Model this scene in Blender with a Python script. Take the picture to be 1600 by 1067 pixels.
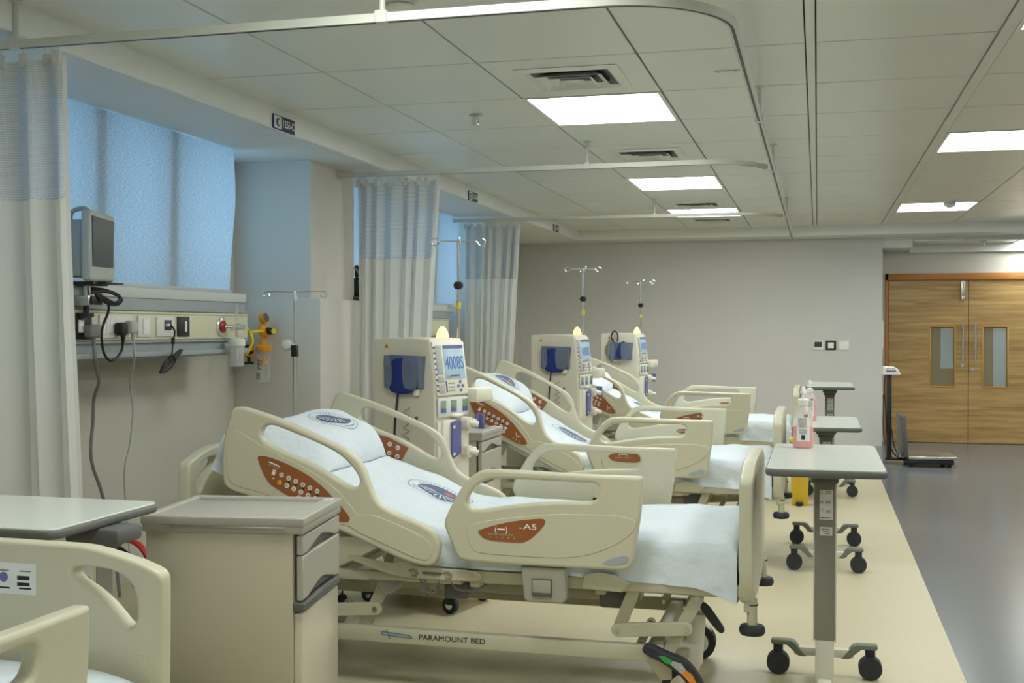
import bpy, bmesh, math, random
from mathutils import Vector, Matrix, Euler, noise
for o in list(bpy.data.objects): bpy.data.objects.remove(o)
SC = bpy.context.scene
COL = SC.collection
R = math.radians
random.seed(7)

# ------------------------------------------------------------------ camera
cam_d = bpy.data.cameras.new('camera'); cam = bpy.data.objects.new('camera', cam_d); COL.objects.link(cam)
cam_d.sensor_width = 36; cam_d.lens = 36*1814/1600; cam_d.clip_start = .05; cam_d.clip_end = 200
cam.location = (0, 0, 1.45)
cam.rotation_euler = (R(90)-math.atan(21/1814), 0, math.atan(477/1814))
SC.camera = cam
# ------------------------------------------------------------------ world: daylight outside the windows
W = bpy.data.worlds.new('daylight'); SC.world = W; W.use_nodes = True
bg = W.node_tree.nodes['Background']; bg.inputs[0].default_value = (.26, .53, .82, 1); bg.inputs[1].default_value = 2.75
SC.view_settings.view_transform = 'Standard'; SC.view_settings.look = 'None'
SC.view_settings.gamma = 1; SC.view_settings.use_curve_mapping = False
SC.view_settings.exposure = 0.29
LAMP = 15.5

# ------------------------------------------------------------------ materials
def mat(name, col, rough=.5, metal=0, bump=None, var=None, coat=0, trans=0, emit=None, alpha=1, ior=1.45, spec=.5):
    m = bpy.data.materials.new(name); m.use_nodes = True
    nt = m.node_tree; b = nt.nodes['Principled BSDF']
    b.inputs['Base Color'].default_value = (*col, 1); b.inputs['Roughness'].default_value = rough
    b.inputs['Metallic'].default_value = metal; b.inputs['Coat Weight'].default_value = coat
    b.inputs['Transmission Weight'].default_value = trans; b.inputs['IOR'].default_value = ior
    b.inputs['Specular IOR Level'].default_value = spec; b.inputs['Alpha'].default_value = alpha
    if emit: b.inputs['Emission Color'].default_value = (*emit[0], 1); b.inputs['Emission Strength'].default_value = emit[1]
    tc = nt.nodes.new('ShaderNodeTexCoord'); mp = nt.nodes.new('ShaderNodeMapping'); nt.links.new(tc.outputs['Object'], mp.inputs[0])
    if var:     # (scale, amount, stretch)
        mp.inputs['Scale'].default_value = var[2] if len(var) > 2 else (1, 1, 1)
        n = nt.nodes.new('ShaderNodeTexNoise'); n.inputs['Scale'].default_value = var[0]; n.inputs['Detail'].default_value = 4
        nt.links.new(mp.outputs[0], n.inputs[0])
        r = nt.nodes.new('ShaderNodeValToRGB'); r.color_ramp.elements[0].position = .3; r.color_ramp.elements[1].position = .7
        a = var[1]
        r.color_ramp.elements[0].color = (*[c*(1-a) for c in col], 1); r.color_ramp.elements[1].color = (*[min(1, c*(1+a)) for c in col], 1)
        nt.links.new(n.outputs['Fac'], r.inputs[0]); nt.links.new(r.outputs[0], b.inputs['Base Color'])
    if bump:    # (scale, strength, stretch)
        m2 = nt.nodes.new('ShaderNodeMapping'); nt.links.new(tc.outputs['Object'], m2.inputs[0])
        m2.inputs['Scale'].default_value = bump[2] if len(bump) > 2 else (1, 1, 1)
        n = nt.nodes.new('ShaderNodeTexNoise'); n.inputs['Scale'].default_value = bump[0]; n.inputs['Detail'].default_value = 3
        nt.links.new(m2.outputs[0], n.inputs[0]); bp = nt.nodes.new('ShaderNodeBump'); bp.inputs['Strength'].default_value = bump[1]
        bp.inputs['Distance'].default_value = .02 if 'cotton' in name or 'pillow' in name else .01
        nt.links.new(n.outputs['Fac'], bp.inputs['Height']); nt.links.new(bp.outputs[0], b.inputs['Normal'])
    return m
M = {}
M['wall'] = mat('wall paint', (.56, .545, .48), .6, bump=(180, .05), var=(1.5, .02))
M['wall_end'] = mat('end wall paint', (.60, .60, .585), .6, bump=(180, .05), var=(1.5, .02))
M['chase'] = mat('column paint', (.62, .60, .54), .55, bump=(150, .04), var=(2, .015))
M['ceil'] = mat('ceiling metal tile', (.72, .73, .66), .30, spec=.5, var=(1, .02))
M['ceil_gap'] = mat('ceiling joint', (.08, .08, .075), .8)
M['soffit'] = mat('soffit paint', (.68, .69, .66), .5, var=(1, .02))
M['band'] = mat('white ceiling edge band', (.86, .88, .86), .45, var=(1, .01))
M['floor_b'] = mat('beige vinyl', (.55, .495, .335), .38, var=(260, .13), bump=(120, .03))
M['floor_g'] = mat('grey vinyl', (.15, .165, .18), .22, var=(200, .07))
M['bed'] = mat('beige moulded plastic', (.575, .555, .415), .38, bump=(400, .03), var=(3, .015))
M['bed_steel'] = mat('beige painted steel', (.52, .50, .365), .35, var=(8, .03))
M['latch'] = mat('grey beige plastic', (.36, .35, .28), .4, var=(5, .02))
M['latch_d'] = mat('darker grey plastic', (.27, .26, .21), .4, var=(5, .02))
M['brown'] = mat('brown control label', (.30, .105, .035), .35, var=(6, .05))
M['sheet'] = mat('white cotton', (.68, .755, .81), .85, bump=(9, 1.0), var=(4, .015))
M['pillow'] = mat('white pillowcase', (.70, .77, .82), .85, bump=(9, 1.0), var=(4, .015))
M['navy'] = mat('navy print', (.10, .13, .24), .7, var=(30, .1))
M['navy2'] = mat('fine navy print', (.22, .25, .36), .7, var=(30, .1))
M['redp'] = mat('red print', (.42, .16, .16), .7, var=(30, .1))
M['whitep'] = mat('white plastic', (.78, .77, .72), .35, var=(5, .01))
M['machine'] = mat('cream machine shell', (.74, .69, .56), .35, bump=(300, .03), var=(3, .015))
M['machine_f'] = mat('white machine front', (.80, .77, .66), .35, var=(3, .01))
M['black'] = mat('black plastic', (.015, .015, .016), .4, var=(10, .2))
M['rubber'] = mat('dark rubber', (.03, .032, .04), .6, var=(20, .2))
M['dgrey'] = mat('dark grey plastic', (.11, .11, .105), .45, var=(10, .05))
M['tgrey'] = mat('grey table edge', (.12, .125, .115), .5, var=(10, .05))
M['ttop'] = mat('white table laminate', (.66, .70, .64), .25, var=(2, .015), coat=.2)
M['tcol'] = mat('grey column sleeve', (.24, .235, .195), .4, var=(6, .03))
M['tcream'] = mat('cream steel', (.62, .60, .50), .35, var=(6, .02))
M['tgreen'] = mat('grey green foot', (.17, .19, .15), .45, var=(10, .05))
M['cabtop'] = mat('grey cabinet plastic', (.37, .36, .31), .4, bump=(300, .03), var=(4, .02))
M['cabdr'] = mat('grey drawer front', (.40, .39, .34), .42, var=(4, .02))
M['cabbody'] = mat('beige cabinet steel', (.47, .43, .325), .3, var=(2, .02))
M['cabdoor'] = mat('beige cabinet door', (.56, .52, .41), .28, var=(2, .02), coat=.2)
M['chrome'] = mat('chrome', (.75, .75, .76), .18, 1, var=(5, .03))
M['steel'] = mat('brushed steel', (.55, .55, .53), .3, 1, var=(40, .06))
M['blue'] = mat('blue fabric', (.012, .03, .19), .6, bump=(150, .2), var=(20, .2))
M['blue_d'] = mat('blue plastic', (.13, .14, .34), .4, var=(10, .1))
M['smoke'] = mat('smoky clear plastic', (.22, .26, .36), .15, alpha=.55, var=(3, .05))
M['lcd'] = mat('lit screen', (.25, .35, .42), .2, emit=((.36, .50, .58), .35), var=(3, .05))
M['lcd_text'] = mat('screen digits', (.05, .12, .35), .3, emit=((.05, .12, .35), .3))
M['label_g'] = mat('green label', (.25, .35, .22), .5, var=(60, .3))
M['label_w'] = mat('white label', (.72, .74, .72), .45, var=(30, .03))
M['label_gr'] = mat('printed grey block', (.42, .43, .40), .5, var=(120, .25))
M['ink'] = mat('black ink', (.02, .02, .02), .6)
M['white'] = mat('white print', (.85, .85, .82), .5)
M['amber'] = mat('lit amber dome', (.9, .7, .35), .4, emit=((1, .72, .32), 1.0))
M['yellow'] = mat('yellow tube', (.72, .58, .03), .35, var=(15, .06))
M['ybin'] = mat('yellow bin plastic', (.70, .47, .03), .4, var=(6, .06))
M['orange'] = mat('orange plastic', (.85, .36, .01), .35, var=(15, .06))
M['orange2'] = mat('orange print', (.80, .27, .03), .5)
M['green'] = mat('green print', (.04, .35, .08), .5)
M['red'] = mat('red rubber', (.42, .02, .02), .4, var=(15, .1))
M['cordgrey'] = mat('grey cord', (.20, .20, .19), .5, var=(15, .1))
M['clear'] = mat('clear plastic', (.75, .78, .78), .08, alpha=.38, var=(4, .02))
M['clear2'] = mat('clear jar', (.78, .8, .8), .05, alpha=.18, var=(4, .02))
M['pink'] = mat('pink liquid', (.95, .24, .20), .25, alpha=.9, var=(4, .02))
M['bottle'] = mat('translucent bottle', (.90, .86, .84), .25, alpha=.30, var=(4, .02))
M['panel_g'] = mat('grey aluminium rail', (.36, .40, .41), .4, var=(6, .03), spec=.4)
M['panel_w'] = mat('white ledge', (.60, .64, .62), .45, var=(6, .02))
M['panel_c'] = mat('cream fascia', (.70, .69, .50), .4, var=(4, .015))
M['sign'] = mat('navy sign', (.025, .025, .10), .4, var=(10, .05))
M['screen_off'] = mat('dark display', (.045, .06, .065), .2, spec=.35, var=(3, .1))
M['monitor'] = mat('grey white monitor case', (.47, .49, .47), .4, var=(6, .02))
M['cable_blk'] = mat('black rubber cord', (.012, .012, .013), .45, var=(15, .1))
M['frame_o'] = mat('orange wood frame', (.42, .17, .035), .4, var=(3, .1, (1, 1, 12)))
M['glassframe'] = mat('yellow wood bead', (.50, .28, .05), .4, var=(3, .1))
M['warn'] = mat('warning orange', (.75, .38, .04), .5)
M['lamp'] = mat('lit diffuser', (.9, .9, .9), .5, emit=((.97, 1, .955), LAMP))
M['lampframe'] = mat('white lamp frame', (.75, .76, .72), .4, var=(5, .01))
M['track'] = mat('track aluminium paint', (.60, .61, .55), .38, var=(6, .02))
def cloth_mat():
    m = bpy.data.materials.new('white curtain cloth'); m.use_nodes = True; nt = m.node_tree; b = nt.nodes['Principled BSDF']
    b.inputs['Base Color'].default_value = (.80, .80, .77, 1); b.inputs['Roughness'].default_value = .85
    tc = nt.nodes.new('ShaderNodeTexCoord'); n = nt.nodes.new('ShaderNodeTexNoise'); n.inputs['Scale'].default_value = 60
    bp = nt.nodes.new('ShaderNodeBump'); bp.inputs['Strength'].default_value = .1; bp.inputs['Distance'].default_value = .01
    t = nt.nodes.new('ShaderNodeBsdfTranslucent'); t.inputs[0].default_value = (.80, .80, .77, 1)
    mx = nt.nodes.new('ShaderNodeMixShader'); mx.inputs[0].default_value = .38; L = nt.links.new
    L(tc.outputs['Object'], n.inputs[0]); L(n.outputs['Fac'], bp.inputs['Height']); L(bp.outputs[0], b.inputs['Normal'])
    L(b.outputs[0], mx.inputs[1]); L(t.outputs[0], mx.inputs[2]); L(mx.outputs[0], nt.nodes['Material Output'].inputs[0])
    return m
M['curtain'] = cloth_mat()
M['aluwin'] = mat('window aluminium', (.30, .32, .33), .4, .5, var=(6, .03))

def wood(name, c1, c2):
    m = bpy.data.materials.new(name); m.use_nodes = True; nt = m.node_tree; b = nt.nodes['Principled BSDF']
    tc = nt.nodes.new('ShaderNodeTexCoord'); mp = nt.nodes.new('ShaderNodeMapping'); mp.inputs['Scale'].default_value = (.45, 1, 9)
    n = nt.nodes.new('ShaderNodeTexNoise'); n.inputs['Scale'].default_value = 3; n.inputs['Detail'].default_value = 6; n.inputs['Distortion'].default_value = .4
    mp2 = nt.nodes.new('ShaderNodeMapping'); mp2.inputs['Scale'].default_value = (2, 1, 90)
    n2 = nt.nodes.new('ShaderNodeTexNoise'); n2.inputs['Scale'].default_value = 3
    mx = nt.nodes.new('ShaderNodeMath'); mx.operation = 'MULTIPLY_ADD'; mx.inputs[1].default_value = .35
    r = nt.nodes.new('ShaderNodeValToRGB'); r.color_ramp.elements[0].position = .45; r.color_ramp.elements[1].position = .85
    r.color_ramp.elements[0].color = (*c1, 1); r.color_ramp.elements[1].color = (*c2, 1)
    L = nt.links.new
    L(tc.outputs['Object'], mp.inputs[0]); L(mp.outputs[0], n.inputs[0]); L(tc.outputs['Object'], mp2.inputs[0]); L(mp2.outputs[0], n2.inputs[0])
    L(n2.outputs['Fac'], mx.inputs[0]); L(n.outputs['Fac'], mx.inputs[2]); L(mx.outputs[0], r.inputs[0]); L(r.outputs[0], b.inputs['Base Color'])
    b.inputs['Roughness'].default_value = .4
    return m
M['wood'] = wood('oak veneer', (.27, .16, .05), (.50, .33, .13))

def glass_mat(name, tint, refl=.08, mixc=None):
    m = bpy.data.materials.new(name); m.use_nodes = True; nt = m.node_tree; nt.nodes.remove(nt.nodes['Principled BSDF'])
    t = nt.nodes.new('ShaderNodeBsdfTransparent'); t.inputs[0].default_value = (*tint, 1)
    g = nt.nodes.new('ShaderNodeBsdfGlossy'); g.inputs[1].default_value = .05
    mx = nt.nodes.new('ShaderNodeMixShader'); mx.inputs[0].default_value = refl
    nt.links.new(t.outputs[0], mx.inputs[1]); nt.links.new(g.outputs[0], mx.inputs[2]); nt.links.new(mx.outputs[0], nt.nodes['Material Output'].inputs[0])
    return m
M['glass'] = glass_mat('window glass', (.93, .96, .97))
M['doorglass'] = mat('door glass with painted wood reflection', (.24, .20, .125), .06, spec=.6, var=(3, .05))  # brown base colour stands in for the wood reflected in the pane
M['doorglass2'] = mat('frosted strip behind glass', (.32, .36, .37), .3, var=(3, .05))

def blind_mat():
    m = bpy.data.materials.new('blue backlit blind fabric'); m.use_nodes = True; nt = m.node_tree; nt.nodes.remove(nt.nodes['Principled BSDF'])
    tc = nt.nodes.new('ShaderNodeTexCoord'); mp = nt.nodes.new('ShaderNodeMapping'); mp.inputs['Scale'].default_value = (1, 28, 150)
    n = nt.nodes.new('ShaderNodeTexNoise'); n.inputs['Scale'].default_value = 1.6; n.inputs['Detail'].default_value = 3
    r = nt.nodes.new('ShaderNodeValToRGB'); r.color_ramp.elements[0].position = .3; r.color_ramp.elements[1].position = .72
    r.color_ramp.elements[0].color = (.50, .55, .58, 1); r.color_ramp.elements[1].color = (.84, .88, .88, 1)
    d = nt.nodes.new('ShaderNodeBsdfDiffuse'); t = nt.nodes.new('ShaderNodeBsdfTranslucent')
    mx = nt.nodes.new('ShaderNodeMixShader'); mx.inputs[0].default_value = .5
    L = nt.links.new
    L(tc.outputs['Object'], mp.inputs[0]); L(mp.outputs[0], n.inputs[0]); L(n.outputs['Fac'], r.inputs[0])
    L(r.outputs[0], d.inputs[0]); L(r.outputs[0], t.inputs[0]); L(d.outputs[0], mx.inputs[1]); L(t.outputs[0], mx.inputs[2])
    L(mx.outputs[0], nt.nodes['Material Output'].inputs[0])
    return m
M['blind'] = blind_mat()

def net_mat():
    m = bpy.data.materials.new('open curtain netting'); m.use_nodes = True; nt = m.node_tree; b = nt.nodes['Principled BSDF']
    b.inputs['Base Color'].default_value = (.56, .57, .56, 1); b.inputs['Roughness'].default_value = .8
    uv = nt.nodes.new('ShaderNodeTexCoord'); L = nt.links.new
    v = nt.nodes.new('ShaderNodeTexVoronoi'); v.feature = 'DISTANCE_TO_EDGE'; v.inputs['Scale'].default_value = 1; v.inputs['Randomness'].default_value = .15
    mp = nt.nodes.new('ShaderNodeMapping'); mp.inputs['Scale'].default_value = (110, 110, 1)
    g = nt.nodes.new('ShaderNodeMath'); g.operation = 'LESS_THAN'; g.inputs[1].default_value = .19
    mr = nt.nodes.new('ShaderNodeMapRange'); mr.inputs['To Min'].default_value = .55; mr.inputs['To Max'].default_value = .95
    L(uv.outputs['UV'], mp.inputs[0]); L(mp.outputs[0], v.inputs['Vector']); L(v.outputs['Distance'], g.inputs[0]); L(g.outputs[0], mr.inputs['Value']); L(mr.outputs[0], b.inputs['Alpha'])
    return m
M['net'] = net_mat()

# ------------------------------------------------------------------ mesh helpers
def I(): return Matrix.Identity(4)
def T(x, y, z): return Matrix.Translation((x, y, z))
def RX(a): return Matrix.Rotation(R(a), 4, 'X')
def RY(a): return Matrix.Rotation(R(a), 4, 'Y')
def RZ(a): return Matrix.Rotation(R(a), 4, 'Z')
XZ = RX(90)       # (x,y,0) -> (x,0,y)
YZ = RZ(90) @ RX(90)   # (x,y,0) -> (0,x,y)

def curve_mesh(cu):
    ob = bpy.data.objects.new('tmp', cu); COL.objects.link(ob)
    dg = bpy.context.evaluated_depsgraph_get(); me = bpy.data.meshes.new_from_object(ob.evaluated_get(dg))
    bpy.data.objects.remove(ob); bpy.data.curves.remove(cu)
    return me
def smooth_pts(p, n=2):
    for _ in range(n):
        q = []
        for i in range(len(p)):
            a, b = p[i], p[(i+1) % len(p)]
            q += [(a[0]*.75+b[0]*.25, a[1]*.75+b[1]*.25), (a[0]*.25+b[0]*.75, a[1]*.25+b[1]*.75)]
        p = q
    return p
def catmull(P, n=6):
    P = [Vector(p) for p in P]; out = []
    for i in range(len(P)-1):
        p0 = P[max(i-1, 0)]; p1 = P[i]; p2 = P[i+1]; p3 = P[min(i+2, len(P)-1)]
        for k in range(n):
            t = k/n
            out.append(.5*((2*p1)+(-p0+p2)*t+(2*p0-5*p1+4*p2-p3)*t*t+(-p0+3*p1-3*p2+p3)*t**3))
    out.append(P[-1]); return out

class MB:
    def __init__(s): s.v = []; s.f = []; s.m = []; s.uv = None
    def add(s, vs, fs, m=0, X=None):
        o = len(s.v)
        for p in vs:
            p = Vector(p); s.v.append(X @ p if X else p)
        for f in fs: s.f.append([i+o for i in f]); s.m.append(m)
        return s
    def bm(s, b, m=0, X=None):
        b.verts.index_update(); s.add([v.co.copy() for v in b.verts], [[v.index for v in f.verts] for f in b.faces], m, X); b.free(); return s
    def me(s, me, m=0, X=None):
        s.add([v.co.copy() for v in me.vertices], [list(p.vertices) for p in me.polygons], m, X); bpy.data.meshes.remove(me); return s
    def box(s, c, d, r=0, m=0, X=None, seg=2):
        b = bmesh.new(); bmesh.ops.create_cube(b, size=1)
        for v in b.verts: v.co = Vector((v.co.x*d[0], v.co.y*d[1], v.co.z*d[2]))
        if r > 0: bmesh.ops.bevel(b, geom=list(b.edges), offset=min(r, min(d)*.49), segments=seg, affect='EDGES', profile=.5)
        for v in b.verts: v.co += Vector(c)
        return s.bm(b, m, X)
    def b2(s, x0, x1, y0, y1, z0, z1, r=0, m=0, X=None, seg=2):
        return s.box(((x0+x1)/2, (y0+y1)/2, (z0+z1)/2), (abs(x1-x0), abs(y1-y0), abs(z1-z0)), r, m, X, seg)
    def cyl(s, p0, p1, r, r2=None, n=16, m=0, X=None, cap=True):
        p0 = Vector(p0); p1 = Vector(p1); d = p1-p0; q = d.to_track_quat('Z', 'Y').to_matrix().to_4x4()
        r2 = r if r2 is None else r2; vs = []; 
        for k in range(n):
            a = 2*math.pi*k/n; vs.append((r*math.cos(a), r*math.sin(a), 0))
        for k in range(n):
            a = 2*math.pi*k/n; vs.append((r2*math.cos(a), r2*math.sin(a), d.length))
        fs = [[k, (k+1) % n, n+(k+1) % n, n+k] for k in range(n)]
        if cap: fs += [list(range(n))[::-1], list(range(n, 2*n))]
        Y = Matrix.Translation(p0) @ q
        return s.add(vs, fs, m, (X @ Y) if X else Y)
    def tube(s, pts, r, n=8, m=0, X=None, sm=5):
        P = catmull(pts, sm) if sm else [Vector(p) for p in pts]
        vs = []; fs = []; up = None
        for i, p in enumerate(P):
            t = (P[min(i+1, len(P)-1)]-P[max(i-1, 0)])
            if t.length < 1e-9: t = Vector((0, 0, 1))
            t.normalize()
            if up is None: up = t.orthogonal().normalized()
            up = (up - t*up.dot(t)); up = up.normalized() if up.length > 1e-6 else t.orthogonal().normalized()
            w = t.cross(up)
            for k in range(n):
                a = 2*math.pi*k/n; vs.append(p+up*math.cos(a)*r+w*math.sin(a)*r)
        for i in range(len(P)-1):
            for k in range(n): fs.append([i*n+k, i*n+(k+1) % n, (i+1)*n+(k+1) % n, (i+1)*n+k])
        fs += [list(range(n))[::-1], [(len(P)-1)*n+k for k in range(n)]]
        return s.add(vs, fs, m, X)
    def lathe(s, prof, n=24, m=0, X=None, sx=1, sy=1):
        vs = []; fs = []
        for (r, z) in prof:
            for k in range(n):
                a = 2*math.pi*k/n; vs.append((max(r, 1e-4)*math.cos(a)*sx, max(r, 1e-4)*math.sin(a)*sy, z))
        for i in range(len(prof)-1):
            for k in range(n): fs.append([i*n+k, i*n+(k+1) % n, (i+1)*n+(k+1) % n, (i+1)*n+k])
        fs += [list(range(n))[::-1], [(len(prof)-1)*n+k for k in range(n)]]
        return s.add(vs, fs, m, X)
    def sph(s, c, r, n=16, m=0, X=None, sc=(1, 1, 1)):
        b = bmesh.new(); bmesh.ops.create_uvsphere(b, u_segments=n, v_segments=n//2, radius=r)
        for v in b.verts: v.co = Vector((v.co.x*sc[0], v.co.y*sc[1], v.co.z*sc[2]))+Vector(c)
        return s.bm(b, m, X)
    def poly(s, outl, holes, th, bev=0, m=0, X=None, sm=0, hs=None, seg=3):
        """outline in xy extruded along z, edges rounded"""
        cu = bpy.data.curves.new('c', 'CURVE'); cu.dimensions = '2D'; cu.fill_mode = 'BOTH' 
        cu.extrude = max(th/2-bev, 1e-5); cu.bevel_depth = bev; cu.bevel_resolution = seg; cu.offset = -bev
        for i, pl in enumerate([outl]+list(holes)):
            k = sm if i == 0 or hs is None else hs
            if k: pl = smooth_pts(pl, k)
            sp = cu.splines.new('POLY'); sp.points.add(len(pl)-1); sp.use_cyclic_u = True
            for p, q in zip(sp.points, pl): p.co = (q[0], q[1], 0, 1)
        return s.me(curve_mesh(cu), m, X)
    def text(s, st, size, m=0, X=None, ex=.0004, align='CENTER', sx=1, bold=0):
        cu = bpy.data.curves.new('t', 'FONT'); cu.body = st; cu.size = size; cu.extrude = ex; cu.align_x = align; cu.align_y = 'CENTER'; cu.offset = bold
        me = curve_mesh(cu)
        Y = Matrix.Diagonal((sx, 1, 1, 1)); return s.me(me, m, (X @ Y) if X else Y)
    def build(s, name, mats, parent=None, ang=35, flat=False, label=None, loc=None):
        me = bpy.data.meshes.new(name); me.from_pydata([tuple(v) for v in s.v], [], s.f)
        if not isinstance(mats, (list, tuple)): mats = [mats]
        for k in mats: me.materials.append(M[k] if isinstance(k, str) else k)
        me.polygons.foreach_set('material_index', s.m)
        if s.uv:
            ul = me.uv_layers.new(name='UVMap')
            for li, lp in enumerate(me.loops): ul.data[li].uv = s.uv[lp.vertex_index]
        me.validate(); me.update()
        b = bmesh.new(); b.from_mesh(me); bmesh.ops.recalc_face_normals(b, faces=b.faces); b.to_mesh(me); b.free()
        if not flat:
            me.polygons.foreach_set('use_smooth', [True]*len(me.polygons)); me.set_sharp_from_angle(angle=R(ang))
        o = bpy.data.objects.new(name, me); COL.objects.link(o)
        if parent: o.parent = parent
        if label: o['label'] = label
        if loc: o.location = loc
        return o

def thing(name, label, cat, loc=(0, 0, 0), rz=0, group=None):
    o = bpy.data.objects.new(name, None); COL.objects.link(o); o.empty_display_size = .1
    o.location = loc; o.rotation_euler = (0, 0, R(rz)); return tag(o, label, cat, group)
def tag(o, label, cat, group=None):
    o['label'] = label; o['category'] = cat
    if group: o['group'] = group
    return o
def struct(o): o['kind'] = 'structure'; return o
def dup(root, loc, rz=None, label=None):
    r = root.copy(); COL.objects.link(r); r.location = loc
    if rz is not None: r.rotation_euler = (0, 0, R(rz))
    if label: r['label'] = label
    for ch in list(root.children):
        c = ch.copy(); COL.objects.link(c); c.parent = r
        for g in list(ch.children):
            d = g.copy(); COL.objects.link(d); d.parent = c
    return r

# ================================================================== THE ROOM
ZC = 2.68; ZS = 2.56; XW = -3.8; YE = 14.9; XR = 5.2; YB = -3.4
YK = 15.54   # door wall
struct(MB().b2(XW-.1, .595, YB-.1, 15.6, -.1, 0).build('floor', 'floor_b', flat=True))
struct(MB().b2(.595, XR+.1, YB-.1, 17.2, -.1, 0).build('floor', 'floor_g', flat=True))
# window wall: solid below the windows, columns between
wl = MB()
wl.b2(XW-.15, XW, YB, 15.0, 0, 1.62)
for y0, y1 in ((YB, 3.1), (6.86, 7.9), (11.45, 15.0)): wl.b2(XW-.15, XW, y0, y1, 1.62, 2.75)
wl.b2(XW-.15, XW, 3.1, 11.5, 2.60, 2.75)
struct(wl.build('wall_left', 'wall', flat=True))
cl = MB(); cl.b2(XW, -3.24, 7.09, 7.83, 1.645, ZS); struct(cl.build('trim_1', 'chase', flat=True))
cl = MB(); cl.b2(XW, -3.17, 7.085, 8.35, 0, 1.645, .004); struct(cl.build('trim_2', 'chase'))
cl = MB(); cl.b2(XW, -3.30, 11.45, 12.1, 0, ZS); struct(cl.build('trim_3', 'chase', flat=True))
struct(MB().b2(XW-.1, .771, YE, YE+.12, 0, 2.75).b2(.651, .771, YE+.12, YK, 0, 2.75).build('wall_end', 'wall_end', flat=True))
struct(MB().b2(XR, XR+.1, YB, 17.2, 0, 2.75).build('wall_right', 'wall', flat=True))
struct(MB().b2(.5, XR+.1, 17.1, 17.2, 0, 2.75).b2(.5, .6, YK+.1, 17.2, 0, 2.75).b2(.5, XR+.1, YK+.02, 17.2, 2.62, 2.75).build('wall_sky_block', 'wall', flat=True))  # unseen closing box behind the doors, added to stop sky light leaking in
struct(MB().b2(XW-.1, XR+.1, YB-.1, YB, 0, 2.75).build('wall_back', 'wall', flat=True))
# door wall (opening 0.855..2.84)
struct(MB().b2(.65, .835, YK, YK+.1, 0, 2.62).b2(2.83, XR+.1, YK, YK+.1, 0, 2.62).b2(.835, 2.83, YK, YK+.1, 2.14, 2.62).build('wall_door', 'wall', flat=True))
# ceiling
xs = [-2.93, -2.305, -1.535, -.787, -.052, -.012, .728, .782, 1.53, 2.285, 3.04, 3.8, 4.55, XR]
ys = [5.185+.8615*k for k in range(-10, 11)] + [14.45]
lights = [(2, 2), ]
LY = {'l': [-.85, 2.6, 6.04, 9.46, 11.97], 'r': [-.1, 4.28, 7.74, 12.16]}
def cell(y): return min(range(len(ys)), key=lambda i: abs(ys[i]-y))
skip = {}
lamp_spots = []
for y in (-.85, 2.6, 6.045, 9.49, 12.075): lamp_spots.append((2, cell(y)))
for y in (-.85, .0, 4.32, 7.77, 12.075): 
    if y != .0: lamp_spots.append((7, cell(y)))
for y in (-.85, 2.6, 6.045, 9.49, 12.93): lamp_spots.append((10, cell(y)))  # last panel of this row is added out of view to brighten the end wall
diff_spots = [(2, cell(y)) for y in (5.185, 7.77, 11.21, 13.0)]
cm = MB(); g = .0045
for i in range(len(xs)-1):
    for j in range(len(ys)-1):
        if (i, j) in lamp_spots: continue
        x0, x1, y0, y1 = xs[i], xs[i+1], ys[j], ys[j+1]
        if i in (4, 6):
            cm.b2(x0+.0015, x1-.0015, y0, y1, ZC-.006, ZC+.012, 0); continue
        cm.b2(x0+g, x1-g, y0+.007, y1-.007, ZC, ZC+.02, .002, seg=1)
struct(cm.build('ceiling', 'ceil'))
struct(MB().b2(XW, XR, YB, 15.6, ZC+.06, ZC+.1).b2(xs[0], XR, YB, 14.45, ZC+.024, ZC+.028).build('ceiling', 'ceil_gap', flat=True))
sf = MB(); sf.b2(XW, -2.95, YB, YE, ZS, ZC+.05)
sf.b2(-2.95, XR, 14.45, YE+.001, ZS, ZC+.05)
struct(MB().b2(-2.951, -2.925, YB, 14.43, ZS+.004, ZC+.01, .003).b2(-2.93, XR, 14.43, 14.452, ZS+.004, ZC+.01, .003).build('trim_7', 'band'))
struct(sf.build('ceiling', 'soffit'))
# lobby ceiling in front of the doors
lb = MB(); lb.b2(.77, XR, YE+.001, YK, 2.53, 2.70, 0)
lb.b2(.77, 1.12, YE+.03, YK, 2.43, 2.53, 0); lb.b2(1.12, XR, YK-.07, YK, 2.40, 2.53, .004)
struct(lb.build('ceiling', 'soffit', flat=True))
lb = MB()
for k in range(5):
    if k != 2: lb.b2(1.125+k*.60, 1.72+k*.60, YE+.035, YK-.075, 2.505, 2.528, .002, seg=1)
struct(lb.build('ceiling', 'ceil'))

# ceiling lights
def ceiling_light(x0, x1, y0, y1, z, label, w=.0):
    t = thing('ceiling_light', label, 'ceiling light', ((x0+x1)/2, (y0+y1)/2, z), group='recessed square ceiling lights')
    a, b = (x1-x0)/2-.003, (y1-y0)/2-.003
    f = MB(); e = .022
    f.b2(-a, a, -b, -b+e, -.004, .03); f.b2(-a, a, b-e, b, -.004, .03); f.b2(-a, -a+e, -b+e, b-e, -.004, .03); f.b2(a-e, a, -b+e, b-e, -.004, .03)
    f.build('frame', 'lampframe', t)
    MB().b2(-a+e, a-e, -b+e, b-e, .004, .012).build('diffuser', 'lamp', t, flat=True)
    return t
LL = {(2, 6.045): 'large lit ceiling panel nearest the camera, just right of the first air vent',
      (2, 9.49): 'lit ceiling panel in the left row, second from the camera, above the second air vent',
      (2, 12.075): 'thin lit ceiling panel farthest away in the left row, above the last curtain track',
      (7, 7.77): 'wide lit ceiling panel cut by the right edge of the photo',
      (7, 12.075): 'lit ceiling panel with a smoke detector hanging in front of it',
      (7, 4.32): 'lit ceiling panel showing only its corner at the top right of the photo'}
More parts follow.
